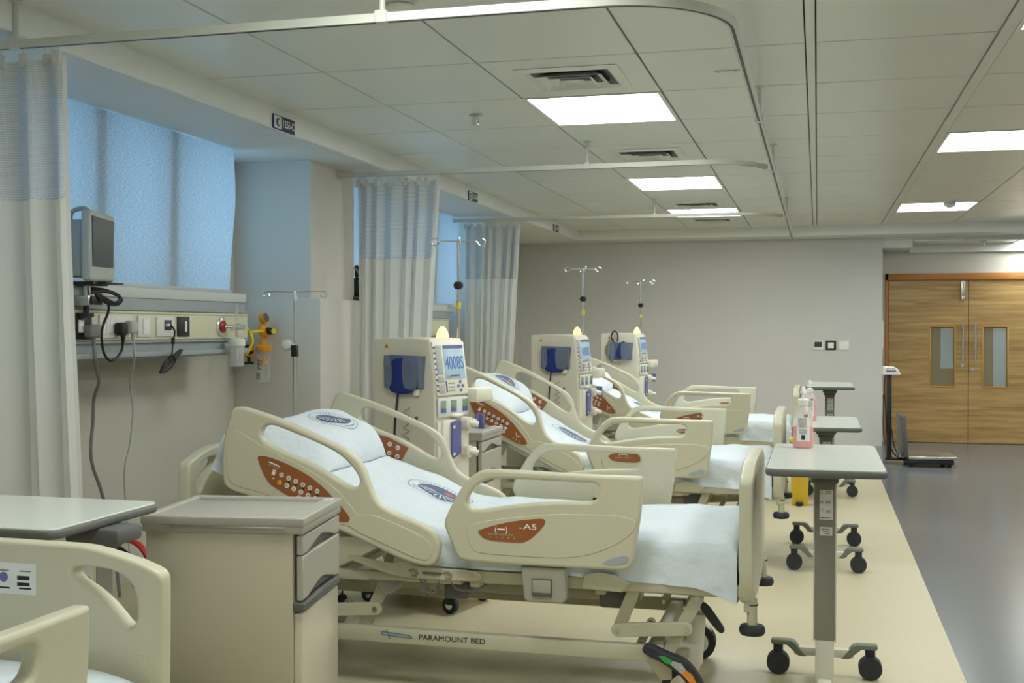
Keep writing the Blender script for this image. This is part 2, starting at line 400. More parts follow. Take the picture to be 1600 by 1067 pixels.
for (i, j) in lamp_spots:
    lab = None
    for (ci, yy), s in LL.items():
        if ci == i and cell(yy) == j: lab = s
    if not lab: lab = 'unseen lit ceiling panel, assumed for the ward or added for light'
    ceiling_light(xs[i], xs[i+1], ys[j], ys[j+1], ZC, lab)
ceiling_light(2.325, 2.92, 14.94, 15.46, 2.505, 'small lit ceiling panel above the wooden double doors')

# air diffusers (square, four-way)
def air_vent(x, y, label):
    t = thing('air_vent', label, 'air vent', (x, y, ZC-.012), group='four way ceiling air vents')
    f = MB(); hs = [.225, .15, .095, .045]
    def ring(mb, o, i, zo, zi, m=0):
        vs = []
        for (h, z) in ((o, zo), (i, zi)): vs += [(-h, -h, z), (h, -h, z), (h, h, z), (-h, h, z)]
        mb.add(vs, [[k, (k+1) % 4, 4+(k+1) % 4, 4+k] for k in range(4)], m)
    ring(f, .25, .205, .010, .0); ring(f, .205, .19, .0, .012)
    for o_, i_ in ((.165, .125), (.11, .075), (.062, .03)):
        ring(f, o_, i_, -.012, .012); ring(f, o_, o_-.004, -.012, -.012); ring(f, o_-.004, i_, -.011, .013)
    f.b2(-.03, .03, -.03, .03, -.004, .0)
    f.build('louvre', 'ceil', t, flat=True)
    k = MB(); ring(k, .19, .001, .0125, .0125); k.b2(-.19, .19, -.19, .19, .0115, .0122)
    k.build('duct_opening', 'black', t, flat=True)
for (i, j), lab in zip(diff_spots, ('square air vent nearest the camera, left above the largest lit ceiling panel', 'square air vent between the first and second lit panels of the left row',
                        'small square air vent just beyond the second lit panel of the left row', 'smallest and farthest air vent, beyond the last lit panel of the left row')):
    air_vent((xs[i]+xs[i+1])/2-.0, (ys[j]+ys[j+1])/2, lab)

# sprinklers, detectors
def sprinkler(x, y, z, label):
    t = thing('fire_sprinkler', label, 'sprinkler', (x, y, z), group='ceiling sprinklers')
    MB().lathe([(.038, 0), (.04, -.004), (.03, -.009), (.012, -.012)], 24).build('rose', 'steel', t)
    m = MB(); m.cyl((0, 0, -.01), (0, 0, -.05), .007); m.tube([(-.008, 0, -.02), (-.018, 0, -.035), (-.006, 0, -.055)], .003); m.tube([(.008, 0, -.02), (.018, 0, -.035), (.006, 0, -.055)], .003)
    m.lathe([(.005, -.052), (.022, -.056), (.022, -.058), (.004, -.058)], 16); m.build('nozzle', 'steel', t)
sprinkler(-1.91, 6.44, ZC, 'chrome fire sprinkler on the ceiling left of the largest lit panel')
sprinkler(1.95, 15.1, 2.505, 'tiny fire sprinkler above the wooden doors')
def detector(x, y, label):
    t = thing('smoke_detector', label, 'smoke detector', (x, y, ZC), group='ceiling smoke detectors')
    MB().lathe([(.062, 0), (.064, -.012), (.05, -.02)], 28).build('base', 'whitep', t)
    MB().lathe([(.058, -.02), (.06, -.028), (.05, -.045), (.03, -.058), (.02, -.062)], 28).build('sensor_head', 'whitep', t)
    MB().lathe([(.054, -.0195), (.0545, -.024)], 28).build('vent_ring', 'dgrey', t)
    m = MB()
    for k in (-1, 1): m.b2(k*.015-.006, k*.015+.006, -.03, -.02, -.062, -.05)
    m.build('vent_slot', 'dgrey', t)
detector(1.24, 12.0, 'white smoke detector in front of the far right lit ceiling panel')
detector(-1.52, 4.13, 'white smoke detector at the top edge of the photo, above the curtain track')
o = MB().b2(-.06, .06, -.02, .02, -.004, 0, .001).b2(-.045, -.035, -.005, .005, -.0045, -.004, 0, 1).b2(-.005, .005, -.005, .005, -.0045, -.004, 0, 1).b2(.035, .045, -.005, .005, -.0045, -.004, 0, 1).build('blanking_plate', ['machine', 'brown'], loc=(-.42, 5.65, ZC-.001))
tag(o, 'small cream blanking plate on the ceiling beside the curved curtain track', 'plate')

# ------------------------------------------------------------------ windows, blinds
def window(n, y0, y1, mull):
    m = MB(); x = XW-.06; e = .05
    m.b2(x-.03, x+.03, y0, y1, 1.62, 1.67); m.b2(x-.03, x+.03, y0, y1, 2.55, 2.60)
    for y in (y0+e/2, y1-e/2): m.b2(x-.03, x+.03, y-e/2, y+e/2, 1.62, 2.60)
    f = struct(m.build('window_%d' % n, 'aluwin', flat=True))
    g_ = MB()
    for y in mull: g_.b2(x-.03, XW+.242, y-.055, y+.055, 1.67, 2.55)  # mullions widened and deepened towards the blind to strengthen their shadow on it
    g_.build('mullion', 'aluwin', f, flat=True)
    MB().b2(x-.004, x+.004, y0+e, y1-e, 1.67, 2.55).build('pane', 'glass', f, flat=True)
window(1, 3.1, 6.86, [4.46, 5.16, 5.86])
window(2, 7.9, 11.45, [8.7, 9.6, 10.5])
sl = MB().b2(XW, -3.47, 3.1, 6.62, 1.60, 1.645, .004); struct(sl.build('trim_4', 'panel_w'))
sl = MB().b2(XW, -3.47, 8.36, 11.0, 1.60, 1.645, .004); struct(sl.build('trim_5', 'panel_w'))

def blind(y0, y1, z0, label, wav=1):
    t = thing('roller_blind', label, 'window blind', (-3.5, (y0+y1)/2, ZS))
    h = (y1-y0)/2; n, k = 60, 24; vs = []; fs = []
    for j in range(k+1):
        for i in range(n+1):
            u = i/n; w = j/k; z = -.005-(ZS-z0)*w
            y = -h+2*h*u
            edge = max(0, (u-.8)/.2)
            y -= wav*edge*(.015*w+.05*max(0, (w-.7)/.3)**1.3 - .022*math.sin(w*math.pi*1.0))
            x = .006*math.sin(u*21+w*2)*w + .02*wav*edge*math.sin(w*7)*w + .015*math.sin(u*5+1)*w
            vs.append((x, y, z))
    for j in range(k):
        for i in range(n): a = j*(n+1)+i; fs.append([a, a+1, a+n+2, a+n+1])
    MB().add(vs, fs).build('blind_fabric', 'blind', t)
    m = MB().b2(-.012, .016, -h, h-.06*wav, -(ZS-z0)-.022, -(ZS-z0)+.002, .004); m.build('bottom_bar', 'panel_w', t)
blind(3.15, 6.53, 1.683, 'wide blue backlit roller blind over the window nearest the camera')
blind(8.4, 11.21, 1.683, 'blue backlit roller blind seen between the second and third curtains', 0)
# side strip of cloth between blind 2 and the column
o = MB().b2(-3.49, -3.46, 7.88, 8.32, 1.72, ZS-.002).build('roller_blind', 'blind'); tag(o, 'narrow blue blind strip left of the second curtain', 'window blind')

# ------------------------------------------------------------------ bed head service units
def service(y0, y1, label, full=True):
    t = thing('bedhead_unit', label, 'service panel', (-3.4, 0, 0))
    MB().b2(-.395, -.01, y0, y1, 1.29, 1.655, .004).build('housing', 'panel_g', t)
    MB().b2(-.06, .0, y0, y1-.0, 1.605, 1.66, .006).build('ledge', 'panel_w', t)
    MB().b2(-.03, .008, y0, y1, 1.388, 1.53, .004).b2(-.03, .016, y0, y1, 1.524, 1.536, .003).build('fascia', 'panel_c', t)
    MB().b2(-.02, .014, y0, y1, 1.30, 1.327, .004).b2(-.02, .012, y0, y1, 1.372, 1.386, .004).b2(-.02, .01, y0, y1, 1.54, 1.552, .003).build('rail', 'panel_g', t)
    return t
su = service(3.3, 6.5, 'grey and cream bedhead service panel with sockets under the nearest blind')
service(8.4, 10.53, 'small end of a grey service panel showing between the second and third curtains')
zc = 1.458
def plate(y, w, h, m, sw=None, name='socket_plate'):
    q = MB().b2(.008, .018, y-w/2, y+w/2, zc-h/2, zc+h/2, .003)
    p = q.build(name, m, su)
    return p
p = plate(4.84, .12, .125, 'black'); MB().b2(.018, .024, 4.79, 4.83, zc-.03, zc+.03, .003).build('rocker', 'white', p)
p = plate(5.105, .28, .115, 'whitep')
for k in range(3): MB().b2(.018, .022, 4.985+k*.03, 5.010+k*.03, zc-.035, zc+.035, .002).build('rocker', 'white', p)
p = plate(5.355, .115, .11, 'whitep'); MB().b2(.018, .022, 5.335, 5.395, zc-.04, zc+.04, .002).build('rocker', 'white', p)
p = plate(5.557, .17, .105, 'whitep'); q = MB().b2(.018, .021, 5.54, 5.61, zc-.02, zc+.035, .002).b2(.021, .0215, 5.552, 5.566, zc, zc+.015, 0, 1).b2(.021, .0215, 5.576, 5.59, zc, zc+.015, 0, 1); q.build('usb_socket', ['screen_off', 'white'], p)
p = plate(5.742, .12, .11, 'black'); MB().b2(.018, .024, 5.745, 5.765, zc-.03, zc+.03, .003).build('rocker', 'white', p)
X = T(.008, 6.165, zc) @ RY(90)
m = MB().lathe([(.055, 0), (.055, .010), (.045, .014)], 28, 0, X).lathe([(.036, .012), (.036, .020), (.018, .026), (.012, .034)], 24, 1, X); m.build('gas_outlet', ['chrome', 'red'], su)

# cords ------------------------------------------------------------
def plug(mb, y, z, m, big=1):
    mb.b2(.022, .07, y-.032*big, y+.032*big, z-.035, z+.03, .014, m, T(-3.4, 0, 0), 3); mb.cyl((-3.345, y, z-.02), (-3.345, y, z-.075), .014, .007, 12, m)
c = MB(); plug(c, 5.10, zc-.01, 0, .95)
c.tube([(-3.345, 5.10, 1.39), (-3.345, 5.09, 1.34), (-3.345, 5.04, 1.30), (-3.345, 4.985, 1.292), (-3.345, 4.935, 1.34), (-3.345, 4.925, 1.44), (-3.34, 4.965, 1.52), (-3.33, 4.955, 1.565), (-3.32, 4.88, 1.61), (-3.31, 4.80, 1.635)], .0065)
for k in range(3):
    a = .012*k; c.tube([(-3.31, 4.79, 1.64-a), (-3.29, 4.88, 1.632-a*.4), (-3.28, 4.96, 1.612-a*.3), (-3.275, 4.985-a, 1.585), (-3.28, 4.95-a, 1.562+a*.5), (-3.29, 4.87, 1.572+a), (-3.31, 4.80, 1.625)], .006)
tag(c.build('power_cord', 'cable_blk'), 'coiled black power cord hanging from the monitor to a wall socket', 'cord')
c = MB(); plug(c, 4.86, zc-.02, 0, 1.3)
c.tube([(-3.345, 4.86, 1.37), (-3.35, 4.88, 1.28), (-3.45, 5.05, 1.18), (-3.6, 5.23, 1.09), (-3.61, 5.235, .97), (-3.6, 5.20, .83), (-3.6, 5.22, .73), (-3.6, 5.29, .6), (-3.58, 5.36, .35), (-3.5, 5.30, .05)], .009)
tag(c.build('power_cord', 'cordgrey'), 'thicker dark grey power cord hanging down the wall beside the first curtain', 'cord')
c = MB(); plug(c, 5.19, zc, 0, 1.1)
c.tube([(-3.345, 5.19, 1.40), (-3.345, 5.20, 1.30), (-3.5, 5.42, 1.22), (-3.6, 5.555, 1.16), (-3.6, 5.58, 1.0), (-3.6, 5.55, .82), (-3.6, 5.50, .68), (-3.6, 5.52, .4), (-3.55, 5.5, .05)], .0055)
tag(c.build('power_cord', 'monitor'), 'thin light grey power cord hanging in the middle of the wall', 'cord')
c = MB(); c.tube([(-3.376, 5.60, zc+.005), (-3.355, 5.60, 1.43), (-3.35, 5.575, 1.38)], .005); c.cyl((-3.35, 5.575, 1.40), (-3.35, 5.572, 1.365), .010)
c.tube([(-3.35, 5.572, 1.37), (-3.352, 5.57, 1.33), (-3.35, 5.56, 1.30)], .004)
for k, (mi, dd) in enumerate(((.032, 0), (.023, .004), (.014, -.003), (.006, .003))):
    P = []
    for q in range(17):
        th = 2*math.pi*q/16; u = .118*math.cos(th)-.004*k; w = mi*math.sin(th)*(1 if math.cos(th) < 0 else .55)
        P.append((-3.345+dd, 5.55+u*.88-w*.48, 1.275+u*.48+w*.88))
    c.tube(P, .0042, 6, sm=2)
c.tube([(-3.335, 5.565, 1.265), (-3.325, 5.54, 1.30), (-3.36, 5.54, 1.29), (-3.355, 5.565, 1.265)], .004)
tag(c.build('charger_cord', 'cable_blk'), 'bundled black charger cord hanging from the usb socket', 'cord')

# ------------------------------------------------------------------ patient monitor on its bracket
t = thing('patient_monitor', 'grey patient monitor with a dark screen mounted above the service panel', 'monitor', (-3.355, 4.815, 1.67), 2)
m = MB().poly([(-.085, 0), (.10, 0), (.115, .012), (.118, .30), (.108, .315), (-.09, .335), (-.102, .32), (-.10, .01)], [], .045, .012, 0, T(.06, 0, 0) @ YZ); m.build('case', 'monitor', t)
MB().poly([(-.076, .068), (.096, .068), (.102, .29), (-.08, .305)], [], .004, .001, 0, T(.084, 0, 0) @ YZ).build('screen', 'screen_off', t)
MB().b2(-.085, .045, -.08, .085, .02, .29, .02).build('rear_housing', 'panel_g', t)
MB().tube([(-.07, -.02, .28), (-.06, -.02, .33), (.0, -.02, .345), (.04, -.02, .325)], .011).build('handle', 'panel_g', t)
q = MB()
for k in range(5): q.cyl((-.04, -.075, .07+.03*k), (-.04, -.092, .07+.03*k), .011, n=12)
q.build('port', 'black', t)
m = MB().b2(-.06, .07, -.05, .08, -.02, .0, .004).cyl((0, 0, -.02), (0, 0, -.07), .016, m=1).b2(-.05, .04, -.045, .045, -.115, -.065, .006, 1).b2(.02, .05, -.03, .06, -.11, -.07, .004, 0).cyl((0, 0, -.115), (0, 0, -.15), .014, m=0).cyl((0, 0, -.15), (0, 0, -.168), .036, m=0)
m.b2(.05, .12, -.02, .13, -.012, -.004, .002)
m.build('bracket', ['black', 'steel'], t)

# ------------------------------------------------------------------ suction jar and yellow regulator by the column
t = thing('suction_jar', 'small clear suction jar hanging from the red outlet of the service panel', 'suction jar', (-3.32, 6.225, 1.458))
MB().cyl((-.045, -.06, 0), (0, -.005, 0), .010, n=16).cyl((0, -.03, -.0), (0, .03, -.0), .016).cyl((0, 0, .015), (0, 0, -.06), .009).cyl((.0, 0, 0), (.05, 0, -.005), .018).build('valve', 'chrome', t)
MB().cyl((0, 0, .02), (0, 0, .135), .010).build('vacuum_gauge_tube', 'clear', t)
MB().lathe([(.046, -.115), (.05, -.112), (.05, -.08), (.04, -.07), (.012, -.068)], 24).build('lid', 'whitep', t)
MB().lathe([(.038, -.235), (.042, -.23), (.043, -.116)], 24).build('jar', 'clear', t)
MB().cyl((0, 0, -.115), (0, 0, -.19), .01).build('float_tube', 'whitep', t)
t = thing('suction_regulator', 'orange suction regulator with black knob, gauge, coiled yellow tube and long clear cup', 'regulator', (-3.52, 6.93, 1.43))
MB().lathe([(.0, -.025), (.045, -.022), (.05, 0), (.045, .022), (0, .025)], 24, 0, T(0, 0, 0) @ RY(60)).cyl((-.01, 0, -.05), (-.01, 0, -.09), .02).build('body', 'orange', t)
MB().cyl((.0, 0, .05), (.0, 0, .035), .012).lathe([(.036, -.018), (.038, 0), (.036, .018)], 24, 0, T(0, 0, .085) @ RY(75) @ RX(10)).build('gauge', 'orange', t)
MB().lathe([(.03, .019), (.026, .0195)], 24, 0, T(0, 0, .085) @ RY(75) @ RX(10)).build('gauge_dial', 'dgrey', t)
MB().cyl((.03, -.0, .0), (.075, -.02, .0), .026, .022, 20).build('knob', 'black', t).parent = t
MB().cyl((.075, -.02, 0), (.085, -.025, 0), .018).build('knob_cap', 'yellow', t)
MB().lathe([(.05, -.13), (.052, -.125), (.052, -.10), (.04, -.092)], 24).cyl((0, 0, -.13), (0, 0, -.2), .008).cyl((0, 0, -.19), (0, 0, -.22), .022).b2(-.12, -.04, -.02, .02, -.13, -.11, .004).b2(-.12, -.05, -.02, .02, -.17, -.15, .004).build('cup_lid', 'orange', t)
MB().lathe([(.04, -.34), (.043, -.335), (.047, -.131)], 24).build('cup', 'clear2', t)
q = MB()
for k in range(9): q.b2(-.03, -.012+.01*(k % 3), -.0452-.0, -.0448, -.19-.008*k, -.1865-.008*k)
for k in range(5): q.b2(-.035, -.008, -.0445, -.0435, -.28-.009*k, -.276-.009*k)
for k in range(16): q.b2(.027, .035+.004*(k % 2), -.036, -.034, -.15-.011*k, -.148-.011*k)
q.build('printed_scale', 'ink', t)
MB().cyl((-.11, 0, -.10), (-.11, 0, -.17), .02).cyl((-.11, 0, -.17), (-.11, 0, -.21), .012).cyl((-.11, 0, -.205), (-.11, 0, -.22), .032).b2(-.15, -.08, -.02, .02, -.17, -.09, .01).build('clamp', 'black', t)
MB().tube([(.20, -.72, .04), (.10, -.50, .035), (.03, -.28, .01), (.05, -.26, -.06), (.03, -.27, -.12), (-.0, -.27, -.15), (-.035, -.27, -.12), (-.03, -.26, -.05), (.0, -.2, -.01), (.02, -.08, .0), (.0, -.03, .0)], .011, 10).build('hose', 'yellow', t)
t.location = (-3.54, 7.01, 1.43)

# suction jar on the far wall
t = thing('suction_jar', 'distant clear suction jar on the wall right of the third curtain', 'suction jar', (-3.66, 13.75, 1.40))
MB().b2(-.14, -.02, -.03, .03, -.02, .06, .01).cyl((0, 0, -.02), (0, 0, .17), .016).cyl((-.03, 0, 0), (.06, 0, 0), .02).build('valve', 'panel_g', t)
MB().lathe([(.05, -.09), (.055, -.085), (.055, -.05), (.02, -.02)], 20).build('lid', 'whitep', t)
MB().lathe([(.045, -.22), (.05, -.215), (.05, -.09)], 20).build('jar', 'clear', t)

# equipment on top of the chase
t = thing('infusion_device', 'dark device with cables on the ledge left of the second curtain', 'device', (-3.22+.0, 7.93, 1.647), 20)
MB().b2(-.12, .05, -.10, .10, 0, .035, .012).build('base', 'dgrey', t)
MB().b2(-.07, .0, -.06, .06, .035, .17, .02).b2(-.05, -.02, -.05, -.02, .17, .26, .01).build('housing', 'black', t)
MB().tube([(.0, -.05, .05), (.03, -.09, .12), (-.02, -.08, .2), (-.05, -.1, .24)], .006).tube([(.02, .02, .04), (.04, -.04, .14), (.0, -.07, .18), (-.04, -.04, .08)], .005).build('cable', 'cordgrey', t)

# ------------------------------------------------------------------ curtains and tracks
ZT = 2.50
def track_bar(mb, pts, w=.016, h=.03):
    P = [Vector((*p, ZT)) for p in pts]; vs = []; fs = []
    for i, p in enumerate(P):
        t = (P[min(i+1, len(P)-1)]-P[max(i-1, 0)]).normalized(); s = Vector((-t.y, t.x, 0))
        for a, b in ((-w, 0), (w, 0), (w, h), (-w, h)): vs.append(p+s*a+Vector((0, 0, b)))
        # dark slot under the track is the gap between two lips
    for i in range(len(P)-1):
        for k in range(4): fs.append([i*4+k, i*4+(k+1) % 4, (i+1)*4+(k+1) % 4, (i+1)*4+k])
    fs += [[0, 1, 2, 3], [len(vs)-4+k for k in range(4)]]
    mb.add(vs, fs, 0)
    vs = []; fs = []
    for i, p in enumerate(P):
        t = (P[min(i+1, len(P)-1)]-P[max(i-1, 0)]).normalized(); s = Vector((-t.y, t.x, 0))
        for a in (-.006, .006): vs.append(p+s*a+Vector((0, 0, -.0008)))
    for i in range(len(P)-1): fs.append([i*2, i*2+1, i*2+3, i*2+2])
    mb.add(vs, fs, 1)
def arc(cx, cy, r, a0, a1, n=14): return [(cx+r*math.cos(R(a0+(a1-a0)*k/n)), cy+r*math.sin(R(a0+(a1-a0)*k/n))) for k in range(n+1)]
def ctrack(Y, x0, run, label, posts):
    t = thing('curtain_track', label, 'curtain track', (0, 0, 0), group='ceiling hung cubicle curtain tracks')
    r = .40; xe = -.29 if run else -.325; pts = [(x0, Y), (-1.9, Y), (-1.3, Y)]+arc(xe-r, Y+r, r, -90, 0 if run else -12)
    if run: pts += [(-.29, y) for y in (6, 8, 10, 12, 14.3)]
    m = MB(); track_bar(m, pts); m.build('rail', ['track', 'black'], t, ang=50)
    for (x, y) in posts:
        zt = ZS if x < -2.95 or y > 14.45 else ZC
        m = MB().cyl((x, y, ZT+.03), (x, y, zt), .011).cyl((x, y, zt-.006), (x, y, zt), .026).b2(x-.022, x+.022, y-.022, y+.022, ZT-.003, ZT+.04, .004)
        m.build('hanger', 'track', t)
ctrack(3.76, -3.75, True, 'curtain track nearest the camera, curving round the ceiling above the first bed', [(-2.92, 3.76), (-1.45, 3.76), (-.29, 6.05), (-.29, 11.2)])
ctrack(7.54, -3.23, False, 'middle curtain track crossing the ceiling to the second curtain', [(-1.47, 7.54), (-.29, 7.98)])
ctrack(11.02, -3.75, False, 'farthest curtain track crossing the ceiling to the third curtain', [(-1.5, 11.02), (-.29, 11.46)])

def curtain(Y, x0, x1, zmesh, zb, folds, label, seed, amp=.055, lean=0):
    rnd = random.Random(seed)
    t = thing('cubicle_curtain', label, 'curtain', (0, Y, 0))
    N = folds*14; ph = [rnd.uniform(-.6, .6) for _ in range(folds+2)]; am = [rnd.uniform(.55, 1.2) for _ in range(folds+2)]
    L = x1-x0
    def pt(u, z):
        k = (u+.035*math.sin(2*math.pi*u*1.6+seed)*math.sin(math.pi*u))*folds; i = max(0, int(k)); f = k-i
        w = (2.47-z)
        a = amp*(am[min(i, folds)]*(1-f)+am[min(i+1, folds+1)]*f)*(.45+.55*min(1, w/.7))
        p = ph[min(i, folds)]*(1-f)+ph[min(i+1, folds+1)]*f
        y = a*math.sin(2*math.pi*k+p+.25*math.sin(w*2+i))
        x = x0+L*u+.35*a*math.sin(4*math.pi*k+p*2)*min(1, w) + lean*w*u
        return Vector((x, y, z))
    def surf(z0, z1, nz, d=0):
        m = MB(); vs = []; fs = []; uv = []
        for j in range(nz+1):
            z = z0+(z1-z0)*j/nz
            for i in range(N+1): p = pt(i/N, z); vs.append(p); uv.append((i/N*L*2.2, z))
        for j in range(nz):
            for i in range(N): a = j*(N+1)+i; fs.append([a, a+1, a+N+2, a+N+1])
        m.add(vs, fs); m.uv = uv; return m
    surf(zmesh, 2.455, 10).build('net_top', 'net', t, ang=180)
    b = surf(zb, zmesh+.006, 24); b.build('cloth', 'curtain', t, ang=180)
    h = MB(); n = folds+2
    for k in range(n+1):
        u = min(1, max(0, (k+rnd.uniform(-.25, .25))/n)); p = pt(u, 2.45); w = .022
        h = MB(); h.box((p.x, p.y, 2.452), (w*1.7, .012, .05), .003, 0, None, 1)
        h.cyl((p.x, p.y, 2.47), (p.x, 0, ZT-.001), .003, n=6)
        h.build('header_tab', 'curtain', t)
    e = MB(); P = [pt(1, 2.46-(2.46-zb)*j/24) for j in range(25)]; vs = []; fs = []
    for p in P: vs += [p, p+Vector((.014, .006, 0))]
    for j in range(24): fs.append([j*2, j*2+1, j*2+3, j*2+2])
    e.add(vs, fs).build('side_hem', 'curtain', t, ang=180)
curtain(3.76, -3.35, -2.71, 1.93, .30, 5, 'white curtain with net top at the left edge of the photo', 3, .036, .045)
curtain(7.54, -3.09, -2.50, 1.93, .32, 6, 'second white curtain with net top, hanging beside the cream column', 5, .028, -.055)
curtain(11.02, -3.37, -2.83, 1.93, .32, 6, 'farthest white curtain with net top, behind the tall iv pole', 8, .030, -.06)

# ------------------------------------------------------------------ bay number signs on the soffit face
def sign(y, text, label):
    t = thing('bay_sign', label, 'sign', (-2.92, y, 2.60))
    MB().b2(-.004, .004, -.135, .135, -.04, .04, .001).build('board', 'sign', t)
    m = MB().b2(.004, .005, -.128, -.03, -.035, .035, .0)
    m.add([(0.0055, -.079+.026*math.cos(a/14*6.283), .024*math.sin(a/14*6.283)) for a in range(14)], [list(range(14))], 1)
    m.add([(0.006, -.070+.012*math.cos(a/14*6.283), .014*math.sin(a/14*6.283)) for a in range(14)], [list(range(14))], 0)
    m.build('emblem', ['label_w', 'sign'], t)
    m = MB().text(text, .058, 0, T(.0048, .054, .0) @ YZ, sx=.86, bold=.001); m.build('lettering', 'white', t)
sign(6.03, '1255-C', 'navy bay sign reading 1255-C on the ceiling edge, nearest the camera')
sign(9.76, '1255-D', 'small navy bay sign between the second curtain and the far ceiling')
sign(13.1, '1255-E', 'smallest and farthest navy bay sign above the third curtain')

# ================================================================== BEDS
FO = [(-1.198, 0.699), (-1.162, 0.772), (-1.121, 0.841), (-1.085, 0.879), (-1.053, 0.902), (-1.009, 0.911), (-0.833, 0.907), (-0.648, 0.9), (-0.430, 0.9), (-0.424, 0.896), (-0.423, 0.877), (-0.428, 0.771), (-0.443, 0.675), (-0.455, 0.592), (-0.467, 0.561), (-0.497, 0.548), (-0.587, 0.549), (-0.715, 0.548), (-0.883, 0.548), (-1.021, 0.55), (-1.124, 0.554), (-1.146, 0.575), (-1.159, 0.611), (-1.182, 0.66)]
FH = [(-1.101, 0.78), (-1.095, 0.805), (-1.066, 0.843), (-1.028, 0.866), (-0.983, 0.875), (-0.833, 0.874), (-0.648, 0.871), (-0.599, 0.871), (-0.584, 0.854), (-0.587, 0.824), (-0.605, 0.802), (-0.648, 0.798), (-0.734, 0.797), (-0.833, 0.788), (-0.926, 0.775), (-1.009, 0.759), (-1.066, 0.752), (-1.092, 0.762)]
FC = [(-1.056, 0.678), (-0.933, 0.714), (-0.805, 0.733), (-0.789, 0.726), (-0.792, 0.707), (-0.833, 0.663), (-0.864, 0.641), (-0.895, 0.635), (-1.021, 0.639), (-1.05, 0.663)]
FG = [(-0.572, 0.577), (-0.539, 0.594), (-0.488, 0.608), (-0.473, 0.6), (-0.473, 0.585), (-0.491, 0.571), (-0.563, 0.565)]
FE = [(-1.101, 0.669), (-1.092, 0.695), (-1.009, 0.717), (-0.833, 0.742), (-0.734, 0.752), (-0.440, 0.758), (-0.452, 0.685), (-0.587, 0.609), (-0.709, 0.585), (-0.833, 0.583), (-1.053, 0.586), (-1.085, 0.603)]
HO = [(-2.241, 0.784), (-2.111, 0.799), (-2.009, 0.805), (-1.923, 0.805), (-1.837, 0.802), (-1.761, 0.80), (-1.71, 0.796), (-1.662, 0.782), (-1.621, 0.751), (-1.583, 0.705), (-1.55, 0.672), (-1.521, 0.653), (-1.477, 0.644), (-1.412, 0.645), (-1.341, 0.648), (-1.282, 0.643), (-1.24, 0.618), (-1.224, 0.587), (-1.219, 0.542), (-1.232, 0.514), (-1.259, 0.5), (-1.32, 0.489), (-1.4, 0.485), (-1.5, 0.488), (-1.592, 0.488), (-1.667, 0.488), (-1.884, 0.477), (-2.051, 0.458), (-2.156, 0.445), (-2.189, 0.497), (-2.218, 0.574), (-2.237, 0.648), (-2.241, 0.718)]
HH = [(-2.087, 0.749), (-2.056, 0.77), (-2.014, 0.773), (-1.947, 0.775), (-1.83, 0.777), (-1.754, 0.772), (-1.698, 0.757), (-1.653, 0.732), (-1.627, 0.71), (-1.624, 0.684), (-1.644, 0.67), (-1.686, 0.67), (-1.794, 0.687), (-1.88, 0.691), (-1.964, 0.687), (-2.035, 0.69), (-2.072, 0.699), (-2.088, 0.717)]
HC = [(-2.069, 0.633), (-2.012, 0.648), (-1.903, 0.651), (-1.786, 0.637), (-1.66, 0.585), (-1.60, .552), (-1.62, .530), (-1.68, .518), (-1.80, .522), (-1.92, 0.539), (-1.973, 0.544), (-2.008, 0.567), (-2.049, 0.605)]
HE = [(-1.55, .60), (-1.47, .61), (-1.33, .61), (-1.27, .60), (-1.245, .57), (-1.25, .53), (-1.29, .515), (-1.45, .515), (-1.60, .515), (-1.62, .55)]
HL = [(-2.215, .70), (-2.06, .672), (-1.85, .668), (-1.70, .640), (-1.62, .60), (-1.56, .56), (-1.57, .53), (-1.62, .515), (-1.80, .505), (-2.0, .50), (-2.14, .47), (-2.18, .53), (-2.205, .60)]
HX, HZ = -1.2, .55
ZM = .672     # mattress top

def emblem(mb, f, s=1.0, red=True):
    """ring, oval with rays; f maps (a,b) in metres to a point on the cloth"""
    def tri(pts, m):
        mb.add([f(*p) for p in pts], [list(range(len(pts)))], m)
    def ring(r0, r1, m, n=48, a0=0, a1=360):
        vs = []; 
        for k in range(n+1):
            a = R(a0+(a1-a0)*k/n)
            for r in (r0, r1): vs.append(f(r*s*math.cos(a)*1.25, r*s*math.sin(a)))
        mb.add(vs, [[2*k, 2*k+1, 2*k+3, 2*k+2] for k in range(n)], m)
    ring(.096, .0985, 0); 
    # inner oval as strips
    for k in range(7): ring(.068*k/7, .068*(k+1)/7, 1)
    if red: ring(.02, .05, 2, 12, 10, 80)
    # white rays from the lower edge
    for k in range(9):
        a = R(200+k*17); c0, s0 = math.cos(a), math.sin(a)
        for q in range(3):
            r0, r1 = .018+.0155*q, .018+.0155*(q+1); d0, d1 = .0012+.0009*q, .0012+.0009*(q+1)
            P = [(r0*c0*1.25-d0*s0, r0*s0+d0*c0), (r1*c0*1.25-d1*s0, r1*s0+d1*c0), (r1*c0*1.25+d1*s0, r1*s0-d1*c0), (r0*c0*1.25+d0*s0, r0*s0-d0*c0)]
            mb.add([f(x*s, y*s, .0012) for x, y in P], [[0, 1, 2, 3]], 3)
    # marks round the ring
    rr = random.Random(2)
    for k in range(40):
        if k in (18, 19, 20, 21, 22): continue
        a = 2*math.pi*k/40
        h = .0045; w = rr.uniform(.0015, .0035); cx, cy = .083*math.cos(a)*1.25, .083*math.sin(a)
        ux, uy = math.cos(a), math.sin(a)
        P = [(cx+ux*h-uy*w, cy+uy*h+ux*w), (cx+ux*h+uy*w, cy+uy*h-ux*w), (cx-ux*h+uy*w, cy-uy*h-ux*w), (cx-ux*h-uy*w, cy-uy*h+ux*w)]
        mb.add([f(x*s, y*s) for x, y in P], [[0, 1, 2, 3]], 0)

